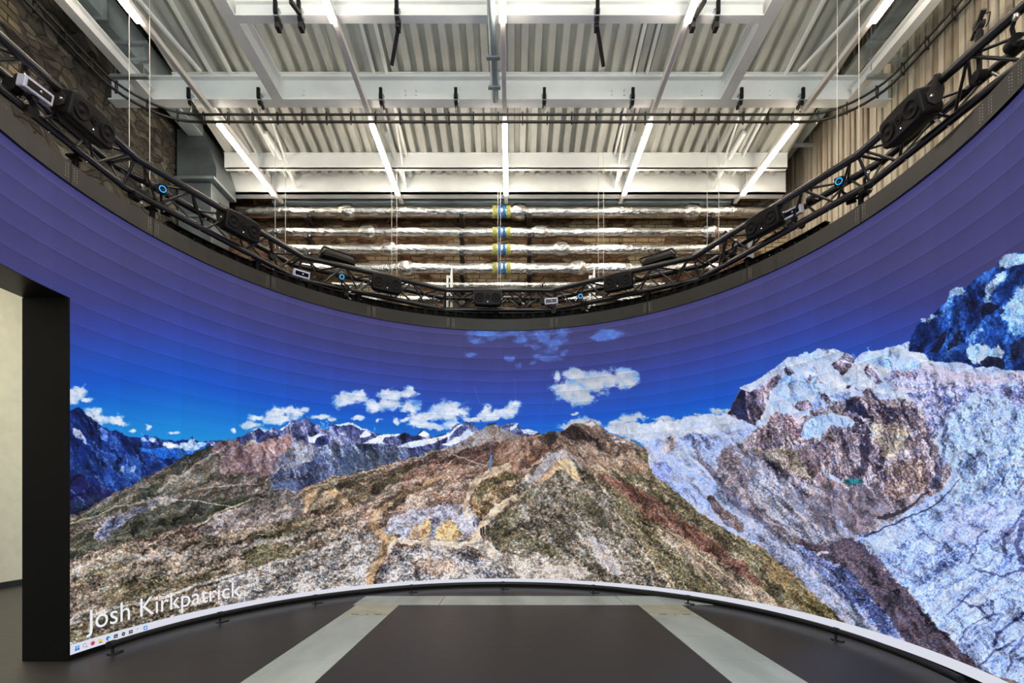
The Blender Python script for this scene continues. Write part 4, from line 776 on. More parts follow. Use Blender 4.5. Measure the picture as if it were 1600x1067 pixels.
MB().box(4.14, 4.3, -1, 7.9, HF(5.3), HF(5.36)).build('tray', M['galv'], ct)
MB().bar((4.22, 7.8, HF(5.3)), (4.22, 7.9, HF(4.9)), .12, .06).bar((4.22, 7.9, HF(4.92)), (3.9, 7.93, HF(4.72)), .1, .06).bar((3.9, 7.93, HF(4.74)), (3.9, 7.93, HF(3.2)), .1, .06).build('tray_drop', M['galv'], ct)
def trapeze(x0, x1, Y, zs, lb, up=.5):
    t = thing('strut_bracket', lb, 'bracket', (0, 0, 0), group='galvanised strut brackets near the roof')
    for z in zs: MB().box(x0, x1, Y-.02, Y+.02, z, z+.035).build('channel', M['galv'], t)
    for xq in (x0+.05, x1-.05): MB().tube([(xq, Y, zs[0]), (xq, Y, max(zs)+up)], .005, 6).build('threaded_rod', M['galv'], t)
trapeze(4.0, 4.42, 5.45, (HF(4.76), HF(4.94), HF(5.13)), 'galvanised strut bracket on the edge beam by the timber wall')
trapeze(-4.52, -4.1, 5.45, (HF(4.76), HF(4.94), HF(5.13)), 'galvanised strut bracket on the edge beam by the stone wall', .068)
trapeze(4.05, 4.42, 7.1, (HF(5.2),), 'small galvanised strut bracket under the far end of the cable duct')

# insulated pipes on the back wall
def foil_pipe(z, r, x0, x1, bulbs, label, band=True):
    t = thing('insulated_pipe', label, 'pipe', (0, 7.72, z), group='foil-wrapped pipes on the back wall')
    MB().tube([(x0+(x1-x0)*i/24, 0, 0) for i in range(25)], r, 20).build('pipe_sleeve', M['foil'], t)
    for xb in bulbs:
        mb = MB(); prof = [(r*.95, -.14), (r*1.02, -.12), (r*1.35, -.09), (r*1.42, -.03), (r*1.38, .04), (r*1.3, .08), (r*1.02, .12), (r*.95, .14)]
        mb.lathe(prof, 16, Matrix.Translation((xb, 0, 0)) @ Matrix.Rotation(R_(90), 4, 'Z')); mb.build('valve_jacket', M['foil'], t)
    if band:
        for a, b, mt in ((-.31, -.235, 'bandg'), (-.225, -.17, 'bandb'), (-.15, -.10, 'bandb'), (-.09, -.02, 'bandg')):
            MB().tube([(a, 0, 0), (b, 0, 0)], r+.004, 20).build('marker_band', M[mt], t)
    return t
PX = lambda x, D=7.72: (x-800)*D/755.56
PZ = lambda y, D=7.72: 1.28+(782-y)*D/755.56
pipes = [(331, .09, 372, 1225, (543, 811, 1080), 'uppermost'), (363, .072, 420, 1150, (574, 844, 1108), 'second from the top'), (390, .08, 440, 1120, (608, 876), 'third from the top'), (419.5, .086, 470, 1120, (634, 902), 'fourth from the top'), (445, .042, 520, 1080, (), 'fifth and thin'), (468, .06, 560, 1060, (), 'lowest')]
for y_, r, xa, xb, bl_, nm in pipes:
    foil_pipe(PZ(y_), r, PX(xa), PX(xb), [PX(q) for q in bl_], 'silver foil-wrapped pipe on the back wall, %s of the stack' % nm, band=r > .07)
for y_, r, xa, xb, bl_, nm in pipes:
    for xq, side in ((482, 'left end'), (722, 'left of centre'), (827, 'right of centre'), (1110, 'right end')):
        if r < .07 and abs(xq-775) > 90: continue
        z = PZ(y_)-r
        X = PX(xq); lean = -.02 if abs(xq-775) < 90 else 0
        t = thing('pipe_bracket', 'dark wall bracket under the %s foil pipe, %s' % (nm, side), 'bracket', (X, 7.6, z), group='dark brackets under the foil pipes')
        MB().box(-.035, .035, 0, .4, -.075, -.004, bev=.006).build('arm', M['bracket'], t)
        MB().tube([(0, .12, -.004), (0, .12, .05)], .008, 6).box(-.045, .045, .08, .16, -.004, .006).build('pipe_clip', M['chrome'], t)
tag(MB().box(PX(428), PX(1140), 7.66, 7.74, PZ(316, 7.66), PZ(307, 7.66)).build('cable_tray', M['ductw']), 'long pale metal cable tray on the back wall just above the foil pipes', 'tray')
tag(MB().box(PX(432), PX(1136), 7.86, 7.99, PZ(322, 7.9), PZ(318.5, 7.9)).build('shelf_angle', M['seam']), 'dark steel angle under the pale cable tray on the back wall', 'angle')
for xq, nm in ((702, 'left'), (925, 'right')):
    X = PX(xq, 7.5)
    t = thing('steel_upstand', 'white steel upstand behind the truss, %s of the two' % nm, 'bracket', (X, 7.5, 0), group='white upstands behind the truss')
    s = 1 if xq < 800 else -1
    MB().box(-.045, -.015, 0, .05, 0, PZ(430, 7.5)).build('post', M['steelwhite'], t)
    MB().box(.015, .05, 0, .05, 0, PZ(428, 7.5)).prism([(.015, PZ(428, 7.5)), (.05, PZ(428, 7.5)), (.042, PZ(412, 7.5))], 0, .04).build('post', M['steelwhite'], t)
    MB().box(-.015, .015, .01, .04, PZ(430, 7.5)-.03, PZ(430, 7.5)).box(-.015, .015, .01, .04, PZ(455, 7.5)-.03, PZ(455, 7.5)).build('cross_plate', M['steelwhite'], t)
tag(MB().box(PX(384), PX(387), 7.955, 7.999, PZ(318, 7.95), PZ(307, 7.95)).build('tag', M['yellow']), 'small yellow tag on the back wall above the left end of the top pipe', 'tag')

# ---------------------------------------------------------------- the black track round the room
def track():
    t = thing('curtain_track', 'black double tube track curving round the room below the deep roof beam', 'track', group=None)
    path = [(-4.36, -1), (-4.36, 5.0)]
    for k in range(1, 10): a = R_(180-k*9); path.append((-3.72+.64*math.cos(a), 5.08+.64*math.sin(a)))
    path += [(-3.72, 5.72), (3.46, 5.72)]
    for k in range(1, 10): a = R_(90-k*9); path.append((3.46+.64*math.cos(a), 5.08+.64*math.sin(a)))
    path += [(4.1, 5.0), (4.1, -1)]
    for z in (HF(4.565), HF(4.478)): MB().tube([(x, y, z) for x, y in path], .0135 if z > HF(4.5) else .015, 10).build('tube', M['truss'], t)
    # rungs every 0.29 m
    seg = [Vector((x, y, 0)) for x, y in path]; d = 0; nxt = .2
    for a, b in zip(seg, seg[1:]):
        L = (b-a).length
        while nxt <= d+L:
            p = a+(b-a)*((nxt-d)/L); nxt += .29
            if p.y < 3.6: continue
            q = (b-a).normalized()
            M_ = Matrix.Translation((p.x, p.y, HF(4.52))) @ Matrix.Rotation(math.atan2(q.y, q.x), 4, 'Z')
            MB().box(-.006, .006, -.02, -.014, -.065, .065, M_).box(-.006, .006, .014, .02, -.065, .065, M_).box(-.006, .006, -.02, .02, .059, .065, M_).box(-.006, .006, -.02, .02, -.065, -.059, M_).build('rung', M['truss'], t)
        d += L
track()
def beam_clamp(x, Y, zb, label, drop):
    t = thing('beam_clamp', label, 'clamp', (x, Y, zb), group='beam clamps on the roof steel')
    MB().box(-.03, .03, -.05, .01, -.02, .055, bev=.003).build('clamp_body', M['galv'], t)
    MB().box(-.018, .018, -.075, -.052, -.01, .11).box(-.02, .02, -.05, .05, -.065, -.022, bev=.004).build('jaw', M['black'], t)
    if drop:
        MB().tube([(0, -.02, -.06), (.006, -.02, -.10), (-.008, -.02, -.14)], .009, 8).tube([(-.02, -.02, -.105), (.02, -.02, -.105)], .006, 6).build('shackle', M['chrome'], t)
    else:
        MB().box(-.02, .02, -.04, .03, -.12, -.066).build('pad', M['bracket'], t)
for i, xq in enumerate((300, 408, 597, 713, 850, 987, 1155, 1250)):
    beam_clamp((xq-800)*5.8/755.56, 5.80, ZB, 'dark clamp under the deep roof beam holding the black track, number %s from the left' % ('one two three four five six seven eight'.split()[i]), True)
for xq, nm in ((435, 'far left'), (471, 'second from the left'), (622, 'left of the centre pipe'), (932, 'right of the centre pipe'), (1082, 'second from the right'), (1118, 'far right')):
    beam_clamp((xq-800)*4.8/755.56, 4.80, ZB, 'dark clamp under the shallow front beam, '+nm, False)
for a, b, nm in (((454, 2, 4.6), (469, 22, 4.74), 'short dark rod above the front beam, left of centre'), ((624, 34, 4.75), (612, 101, 5.1), 'dark rod hanging behind the front beam, left of the centre pipe'), ((932, 34, 4.75), (943, 103, 5.1), 'dark rod hanging behind the front beam, right of the centre pipe'), ((1102, 0, 4.6), (1086, 26, 4.74), 'short bronze rod above the front beam, right of centre')):
    f = lambda q: ((q[0]-800)*q[2]/755.56, q[2], 1.28+(782-q[1])*q[2]/755.56)
    tag(MB().bar(f(a), f(b), .035, .03).build('rod', M['bracket']), nm, 'rod')

# ---------------------------------------------------------------- the LED wall
def ring(th, r, z=0.): return Vector((CX+r*math.sin(th), CY+r*math.cos(th), z))
def theta_at(px, r):
    """angle on a circle of radius r (far side) seen along the ray px"""
    k = (px-800)/755.56
    # (k*y-CX)^2+(y-CY)^2=r^2
    A = k*k+1; B = -2*(k*CX+CY); C_ = CX*CX+CY*CY-r*r; D = math.sqrt(max(0, B*B-4*A*C_)); y = (-B+D)/(2*A)
    return math.atan2(k*y-CX, y-CY)
TH_J = theta_at(109, RR)                        # jamb of the loading door
pj = ring(TH_J, RR); Z_HEAD = 1.28+(782-465)*pj.y/755.56
TH_K = TH_J-R_(38)                              # the other jamb, out of the picture
wall = thing('led_wall', 'huge curved LED screen showing an alpine panorama under a deep blue sky, with a doorway at its left', 'screen')

pan = paint_panorama()
TH_, TW_ = pan.shape[:2]
# off-axis sheen painted into every module row, lighter at its lower edge; thin joints between the cabinets
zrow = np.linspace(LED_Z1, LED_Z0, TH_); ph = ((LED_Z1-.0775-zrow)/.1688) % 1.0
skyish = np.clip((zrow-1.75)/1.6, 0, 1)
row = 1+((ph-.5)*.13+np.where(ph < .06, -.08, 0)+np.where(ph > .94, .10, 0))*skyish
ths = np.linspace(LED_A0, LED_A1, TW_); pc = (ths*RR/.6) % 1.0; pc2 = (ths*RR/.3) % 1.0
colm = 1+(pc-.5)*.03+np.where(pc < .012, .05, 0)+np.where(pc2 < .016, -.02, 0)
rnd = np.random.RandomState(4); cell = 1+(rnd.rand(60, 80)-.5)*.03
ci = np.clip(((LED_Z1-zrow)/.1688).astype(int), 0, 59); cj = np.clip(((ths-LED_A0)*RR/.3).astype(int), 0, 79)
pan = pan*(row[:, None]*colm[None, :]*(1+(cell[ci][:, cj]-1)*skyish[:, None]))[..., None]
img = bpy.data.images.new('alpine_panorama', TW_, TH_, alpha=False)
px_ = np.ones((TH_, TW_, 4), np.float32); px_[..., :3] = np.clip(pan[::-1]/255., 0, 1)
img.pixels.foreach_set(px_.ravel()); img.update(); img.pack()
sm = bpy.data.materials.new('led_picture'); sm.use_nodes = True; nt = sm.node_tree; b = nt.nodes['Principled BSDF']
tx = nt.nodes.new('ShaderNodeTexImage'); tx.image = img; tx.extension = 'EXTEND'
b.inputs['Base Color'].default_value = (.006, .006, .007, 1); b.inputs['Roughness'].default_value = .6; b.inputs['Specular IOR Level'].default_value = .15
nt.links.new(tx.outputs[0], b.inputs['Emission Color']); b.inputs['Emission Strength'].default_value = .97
def curved(r, a0, a1, z0, z1, n, inward=True, uv=False):
    vs = []; 
    for i in range(n+1):
        th = a0+(a1-a0)*i/n
        vs += [ring(th, r, z0), ring(th, r, z1)]
    fs = [(2*i, 2*i+2, 2*i+3, 2*i+1) if inward else (2*i, 2*i+1, 2*i+3, 2*i+2) for i in range(n)]
    return vs, fs
mb = MB()
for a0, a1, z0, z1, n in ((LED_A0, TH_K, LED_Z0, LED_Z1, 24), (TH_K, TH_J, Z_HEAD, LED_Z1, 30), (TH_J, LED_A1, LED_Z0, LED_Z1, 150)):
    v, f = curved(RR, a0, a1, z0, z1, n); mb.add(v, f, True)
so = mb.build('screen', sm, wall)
uvl = so.data.uv_layers.new(name='UVMap'); co = so.data.vertices
uvs = []
for lp in so.data.loops:
    p = co[lp.vertex_index].co; th = math.atan2(p.x-CX, p.y-CY)
    uvs += [(th-LED_A0)/(LED_A1-LED_A0), (p.z-LED_Z0)/(LED_Z1-LED_Z0)]
uvl.data.foreach_set('uv', uvs)
so['label'] = 'curved LED picture of snow peaks, glaciers and a stony ridge'
def shell(name, mt, r0, r1, a0, a1, z0, z1, n, parent):
    """solid curved slab"""
    vs = []
    for i in range(n+1):
        th = a0+(a1-a0)*i/n
        vs += [ring(th, r0, z0), ring(th, r0, z1), ring(th, r1, z1), ring(th, r1, z0)]
    fs = []
    for i in range(n):
        for k in range(4): fs.append((4*i+k, 4*i+(k+1) % 4, 4*i+4+(k+1) % 4, 4*i+4+k))
    fs += [(3, 2, 1, 0), (4*n, 4*n+1, 4*n+2, 4*n+3)]
    m_ = MB(); m_.add(vs, fs); return m_.build(name, mt, parent)
shell('cabinet_body', M['jamb'], RR+.004, RR+.36, TH_J, LED_A1, .0, LED_Z1-.02, 100, wall)
shell('opening_header', M['fascia'], RR+.002, RR+.36, TH_K, TH_J, Z_HEAD-.004, LED_Z1-.02, 24, wall)
shell('opening_jamb', M['jamb'], RR-.002, RR+.37, TH_J-R_(.25), TH_J, .0, Z_HEAD-.005, 1, wall)
shell('cabinet_body', M['jamb'], RR+.004, RR+.36, LED_A0, TH_K, .0, LED_Z1-.02, 20, wall)
shell('base_skirt', M['jamb'], RR+.001, RR+.01, TH_J, LED_A1, 0, LED_Z0-.001, 120, wall)
# fascia panels above the picture, joints where the photograph shows them
edges = [LED_A0, R_(-108)]+[theta_at(q, RR-.02) for q in (109, 238, 422, 580, 704, 866, 1012, 1168, 1346, 1590)]+[R_(100), LED_A1]
Z_F1 = 1.28+(782-499)*7.15/755.56
for a0, a1 in zip(edges, edges[1:]):
    fp = shell('fascia_panel', M['fascia'], RR-.03, RR-.002, a0+.0007, a1-.0007, LED_Z1-.005, Z_F1, max(6, int((a1-a0)/R_(3))), wall)
    mb = MB()
    for (thb, sg) in ((a0, 1), (a1, -1)):
        for i in (1, 2):
            for j in range(6):
                th = thb+sg*(.0015+.0065*i); p = ring(th, RR-.031, LED_Z1+.03+j*.02+(i % 2)*.006)
                M_ = Matrix.Translation(p) @ Matrix.Rotation(-th, 4, 'Z')
                mb.box(-.0028, .0028, -.002, .0, -.0028, .0028, M_)
    mb.build('rivets', M['rivet'], fp)
# ribbed black backing above the fascia
mb = MB(); n = 120
for i in range(n):
    a0 = R_(-72)+R_(144)*i/n; a1 = a0+R_(144)/n*.86
    o = .03 if i % 2 else 0
    vs = [ring(a0, RR+.10+o, 3.9), ring(a1, RR+.10+o, 3.9), ring(a1, RR+.10+o, 4.085), ring(a0, RR+.10+o, 4.085), ring(a0, RR+.125+o, 3.9), ring(a1, RR+.125+o, 3.9), ring(a1, RR+.125+o, 4.085), ring(a0, RR+.125+o, 4.085)]
    mb.add(vs, [(0, 1, 2, 3), (4, 7, 6, 5), (0, 4, 5, 1), (1, 5, 6, 2), (2, 6, 7, 3), (3, 7, 4, 0)])
mb.build('ribbed_backing', M['ribs'], wall)
shell('backing_skin', M['ribs'], RR+.165, RR+.175, R_(-72), R_(72), 3.85, 4.084, 60, wall)
shell('backing_rail', M['black'], RR+.09, RR+.16, R_(-72), R_(72), 4.086, 4.097, 60, wall)

# taskbar along the foot of the picture, its icons, and the name
TB0, TB1 = LED_Z0, LED_Z0+.08
mt_tb = mat('taskbar_glow', (10, 10, 10), .6, emit=(226, 228, 240), es=.92)
v, f = curved(RR-.0015, TH_J+.0006, LED_A1, TB0, TB1, 150); mb = MB(); mb.add(v, f, True); tb = mb.build('taskbar', mt_tb, wall)
tb['label'] = 'white taskbar strip along the foot of the screen'
def em(c): return mat('screen_colour', (8, 8, 8), .6, emit=c, es=.95)
EC = {k: em(v) for k, v in dict(sky=(60, 180, 240), blue=(20, 110, 215), navy=(30, 34, 62), dark=(38, 40, 46), white=(240, 242, 250), red=(226, 60, 70), orange=(250, 150, 50), purple=(130, 60, 190), yellow=(250, 206, 80), amber=(232, 160, 50), green=(60, 200, 120), grey=(190, 190, 200), twit=(30, 140, 240)).items()}
ECN = list(EC); ECM = [EC[k] for k in ECN]
class Icon:
    """flat coloured shapes bent onto the screen; u right, w up, in metres from the icon centre"""
    def __init__(s, px): s.th = theta_at(px, RR); s.mb = MB(); s.k = 0
    def poly(s, pts, c):
        s.k += 1; s.mb.m = ECN.index(c); r = RR-.0025-.0006*s.k
        s.mb.add([ring(s.th+u/r, r, .085+w) for u, w in pts], [tuple(range(len(pts)))])
    def rect(s, u0, u1, w0, w1, c): s.poly([(u0, w0), (u1, w0), (u1, w1), (u0, w1)], c)
    def disc(s, u, w, r, c, a0=0, a1=360, n=16):
        s.poly([(u+r*math.cos(R_(a0+(a1-a0)*i/n)), w+r*math.sin(R_(a0+(a1-a0)*i/n))) for i in range(n+(1 if a1-a0 < 360 else 0))], c)
    def line(s, pts, t, c):
        for (u0, w0), (u1, w1) in zip(pts, pts[1:]):
            L = math.hypot(u1-u0, w1-w0); nx, ny = -(w1-w0)/L*t/2, (u1-u0)/L*t/2
            s.poly([(u0+nx, w0+ny), (u0-nx, w0-ny), (u1-nx, w1-ny), (u1+nx, w1+ny)], c)
    def done(s): s.mb.build('taskbar_icon', ECM, tb)
q = .019
i = Icon(120)
for a in (0, 1):
    for c in (0, 1): i.rect(-q+a*(q+.001), -.001+a*(q+.001), -q+c*(q+.001), -.001+c*(q+.001), 'sky' if c else 'blue')
i.done()
i = Icon(132.5); i.disc(-.003, .003, .015, 'dark'); i.disc(-.003, .003, .0115, 'white'); i.line([(.008, -.008), (.018, -.018)], .004, 'dark'); i.done()
i = Icon(144.5); i.disc(0, 0, .019, 'red'); i.disc(.003, .006, .013, 'orange', 20, 200); i.disc(.001, .001, .009, 'purple'); i.done()
i = Icon(156.5); i.rect(-.018, -.002, .008, .016, 'amber'); i.rect(-.019, .019, -.014, .011, 'yellow'); i.rect(-.012, .012, -.018, -.008, 'blue'); i.done()
i = Icon(168.5); i.disc(0, 0, .019, 'blue'); i.disc(.003, .005, .014, 'green', -20, 110); i.disc(.006, -.006, .008, 'white'); i.done()
i = Icon(180.5); i.rect(-.018, .018, -.016, .016, 'navy'); i.rect(-.006, .018, .014, .019, 'sky'); i.rect(-.009, -.003, -.008, .008, 'grey'); i.rect(.001, .01, -.008, .002, 'grey'); i.done()
i = Icon(192.5); i.disc(0, 0, .017, 'dark'); i.rect(-.009, .009, -.003, .004, 'grey'); i.done()
i = Icon(204); i.poly([(-.018, -.018), (-.006, -.014), (.018, -.014), (.018, .016), (-.018, .016)], 'navy'); i.rect(-.009, -.003, -.005, .008, 'grey'); i.rect(.001, .009, -.005, .008, 'grey'); i.done()
i = Icon(215.5); i.disc(0, 0, .017, 'grey'); i.disc(0, 0, .014, 'white'); i.disc(-.006, .007, .005, 'dark'); i.done()
i = Icon(227); i.rect(-.019, .019, -.018, .018, 'twit'); i.poly([(-.011, -.009), (.003, -.01), (.011, .001), (.013, .008), (.006, .009), (-.001, .005), (-.01, .008), (-.009, .0)], 'white'); i.done()
# the name, Blender's own sans letters bent onto the screen
cu = bpy.data.curves.new('name_text', 'FONT'); cu.body = 'Josh Kirkpatrick'; cu.size = .2; cu.resolution_u = 4
to = bpy.data.objects.new('name_text', cu); COL.objects.link(to)
bpy.context.view_layer.update()
dg = bpy.context.evaluated_depsgraph_get(); me = bpy.data.meshes.new_from_object(to.evaluated_get(dg)); bpy.data.objects.remove(to)
xs = [v.co.x for v in me.vertices]; x0, x1 = min(xs), max(xs)
ta, tb_ = theta_at(134, RR), theta_at(376, RR)
ztop = max(v.co.y for v in me.vertices)
for v in me.vertices:
    th = ta+(tb_-ta)*(v.co.x-x0)/(x1-x0); p = ring(th, RR-.004, .20+v.co.y/ztop*.168); v.co = p
me.materials.clear(); me.materials.append(EC['white'])
no = bpy.data.objects.new('caption', me); COL.objects.link(no); no.parent = wall; no['label'] = 'white lettering in the lower left of the picture'

# ---------------------------------------------------------------- bumper rail at the foot of the wall
rt = thing('bumper_rail', 'black tube rail on short feet curving along the foot of the LED wall', 'rail')
RB = 3.2; a0, a1 = theta_at(172, RB), R_(100)
MB().tube([ring(a0+(a1-a0)*i/90, RB, .080) for i in range(91)], .027, 12).build('rail_tube', M['rail'], rt)
MB().tube([ring(a0-.004, RB, .080), ring(a0+.012, RB, .080)], .033, 14).build('end_cap', M['rail'], rt)
for q in (176, 344, 493, 643, 786, 927, 1075, 1306, 1530):
    th = theta_at(q, RB); p = ring(th, RB)
    ft = MB().tube([(p.x, p.y, .006), (p.x, p.y, .065)], .011, 8).build('foot', M['rail'], rt)
    mb = MB().tube([(p.x, p.y, 0), (p.x, p.y, .009)], .042, 16)
    e = ring(th+.018, RB-.005); mb.tube([(e.x, e.y, 0), (e.x, e.y, .012)], .03, 12)
    mb.build('base_plate', M['rail'], ft)
    MB().tube([ring(th-.007, RB, .080), ring(th+.007, RB, .080)], .032, 12).build('collar', M['rail'], rt)

# ---------------------------------------------------------------- floor plates
Gp = 'steel cover plates let into the floor'
def plate(x0, x1, y0, y1, label, m='plate', z=.004):
    return tag(MB().box(x0, x1, y0, y1, -.002, z, bev=.0015).build('floor_plate', M[m]), label, 'floor plate', Gp)
def strip(x0, x1, side):
    ys = [(4.57, 5.355, 'second'), (3.885, 4.562, 'third'), (3.1, 3.877, 'fourth'), (2.2, 3.092, 'fifth')]
    for a, b, nm in ys: plate(x0, x1, a, b, 'pale grey steel plate in the %s floor strip, %s from the back' % (side, nm))
    fl = plate(x0, x1, 5.365, 5.92, 'yellowish steel flap plate at the back end of the %s floor strip' % side, 'platey')
    mb = MB()
    for u in (.2, .52, .7): mb.box(x0+(x1-x0)*u, x0+(x1-x0)*(u+(.16 if u != .52 else .04)), 5.41, 5.432, .0042, .0052)
    mb.build('slot', M['hole'], fl)
strip(-1.905, -1.385, 'left'); strip(1.545, 2.075, 'right')
plate(-1.95, -.9, 5.93, 6.47, 'left end plate of the cross strip at the back of the floor')
plate(-.892, 1.38, 5.93, 6.47, 'long middle plate of the cross strip at the back of the floor')
plate(1.388, 2.5, 5.93, 6.47, 'right end plate of the cross strip at the back of the floor')
M['joint'] = mat('floor_joint', (96, 92, 88), .6)
struct('trim_1', MB().box(-3.0, -1.91, 5.357, 5.363, 0, .0012).box(-1.38, 1.54, 5.357, 5.363, 0, .0012).box(2.08, 2.6, 5.357, 5.363, 0, .0012), M['joint'])

# ---------------------------------------------------------------- the truss ring
TCX, TCY = -.17, 3.78
def tp(th, r, z): return Vector((TCX+r*math.sin(th), TCY+r*math.cos(th), z))
ZT, ZBm = 4.372, 4.137
plan = [Vector(p) for p in ((-2.7, .4), (-3.43, 2.4), (-3.396, 4.364), (-2.66, 6.13), (-.968, 7.10), (.611, 7.10), (2.31, 6.144), (3.095, 4.33), (3.25, 2.4), (2.5, .4))]
def off(k, d, z):
    n1 = None
    a_ = plan[max(k-1, 0)]; b_ = plan[k]; c_ = plan[min(k+1, len(plan)-1)]
    u = (b_-a_).normalized() if k > 0 else (c_-b_).normalized(); w = (c_-b_).normalized() if k < len(plan)-1 else u
    nu = Vector((-u.y, u.x)); nw = Vector((-w.y, w.x)); m_ = (nu+nw).normalized(); m_ = m_/max(.5, m_.dot(nu))
    return Vector((b_.x+m_.x*d, b_.y+m_.y*d, z))
va = range(len(plan))
truss = thing('lighting_truss', 'black triangular lighting truss bent into a ring above the LED wall', 'truss')
RI, RM, RO = 3.37, 3.51, 3.655
for k in range(len(va)-1):
    a, b = va[k], va[k+1]
    P = {n_: (off(a, r, z), off(b, r, z)) for n_, r, z in (('i', 0, ZT), ('o', .285, ZT), ('m', .1425, ZBm))}
    for n_, nm in (('i', 'top_chord'), ('o', 'top_chord'), ('m', 'bottom_chord')):
        c_ = MB().tube([P[n_][0], P[n_][1]], .034, 12).build(nm, M['truss'], truss)
        mb = MB()
        for u in (.18, .36, .66, .82):
            p = P[n_][0].lerp(P[n_][1], u); mb.lathe([(0, -.007), (.007, -.005), (.008, 0), (.006, .006), (0, .007)], 8, Matrix.Translation(p+Vector((0, 0, .035 if n_ != 'm' else -.033))))
        mb.build('bolt', M['chrome'], c_)
    # ball-like welded corner at the joint
    for (u, w) in (('i', 'm'), ('o', 'm'), ('i', 'o')):
        L = (P[u][1]-P[u][0]).length; n = max(4, int(round(L/.235))); mb = MB(); pts = []
        for j in range(n+1):
            s = P[u] if j % 2 == 0 else P[w]; pts.append(s[0].lerp(s[1], .03+.94*j/n))
        for p, q2 in zip(pts, pts[1:]): mb.tube([p, q2], .011, 7)
        mb.build('lattice', M['truss'], truss)
    mb = MB()
    for x_, y_ in (('i', 'm'), ('o', 'm'), ('i', 'o')): mb.tube([P[x_][0], P[y_][0]], .012, 8)
    mb.build('end_frame', M['truss'], truss)
# joints
for k in range(1, len(va)-1):
    mb = MB()
    for r, z in ((0, ZT), (.285, ZT), (.1425, ZBm)):
        c = off(k, r, z); mb.lathe([(0, -.036), (.022, -.031), (.0365, -.01), (.0365, .01), (.022, .031), (0, .036)], 12, Matrix.Translation(c))
    mb.build('corner_joint', M['truss'], truss)
for q, nm in ((118, 'a'), (238, 'b'), (402, 'c'), (560, 'd'), (775, 'e'), (1012, 'f'), (1168, 'g'), (1345, 'h')):
    th = theta_at(q, RR+.06); p = ring(th, RR+.06)
    M_ = Matrix.Translation((p.x, p.y, 0)) @ Matrix.Rotation(-th, 4, 'Z')
    MB().box(-.02, .02, -.012, .012, 3.9, ZBm-.02, M_).box(-.04, .04, -.02, .05, ZBm-.05, ZBm-.035, M_).build('hanger_plate', M['ribs'], truss)

# suspension wires
for i, q in enumerate((202, 234, 430, 446, 612, 620, 778, 782, 935, 943, 1105, 1123, 1308, 1342)):
    th = theta_at(q, RR+.11); p = ring(th, RR+.11)
    zt = deckz(p.y) if p.y > 4.9 else 7.2
    side = 'left' if q < 790 else 'right'
    words = ['outermost', 'second', 'third', 'fourth', 'fifth', 'sixth', 'seventh']
    k = i if i < 7 else 13-i
    tag(MB().tube([(p.x, p.y, ZT+.0), (p.x, p.y, zt)], .0032, 6).build('suspension_wire', M['wire']), 'thin pale wire from roof to truss, %s on the %s half counting inwards' % (words[k], side), 'wire', 'suspension wires')

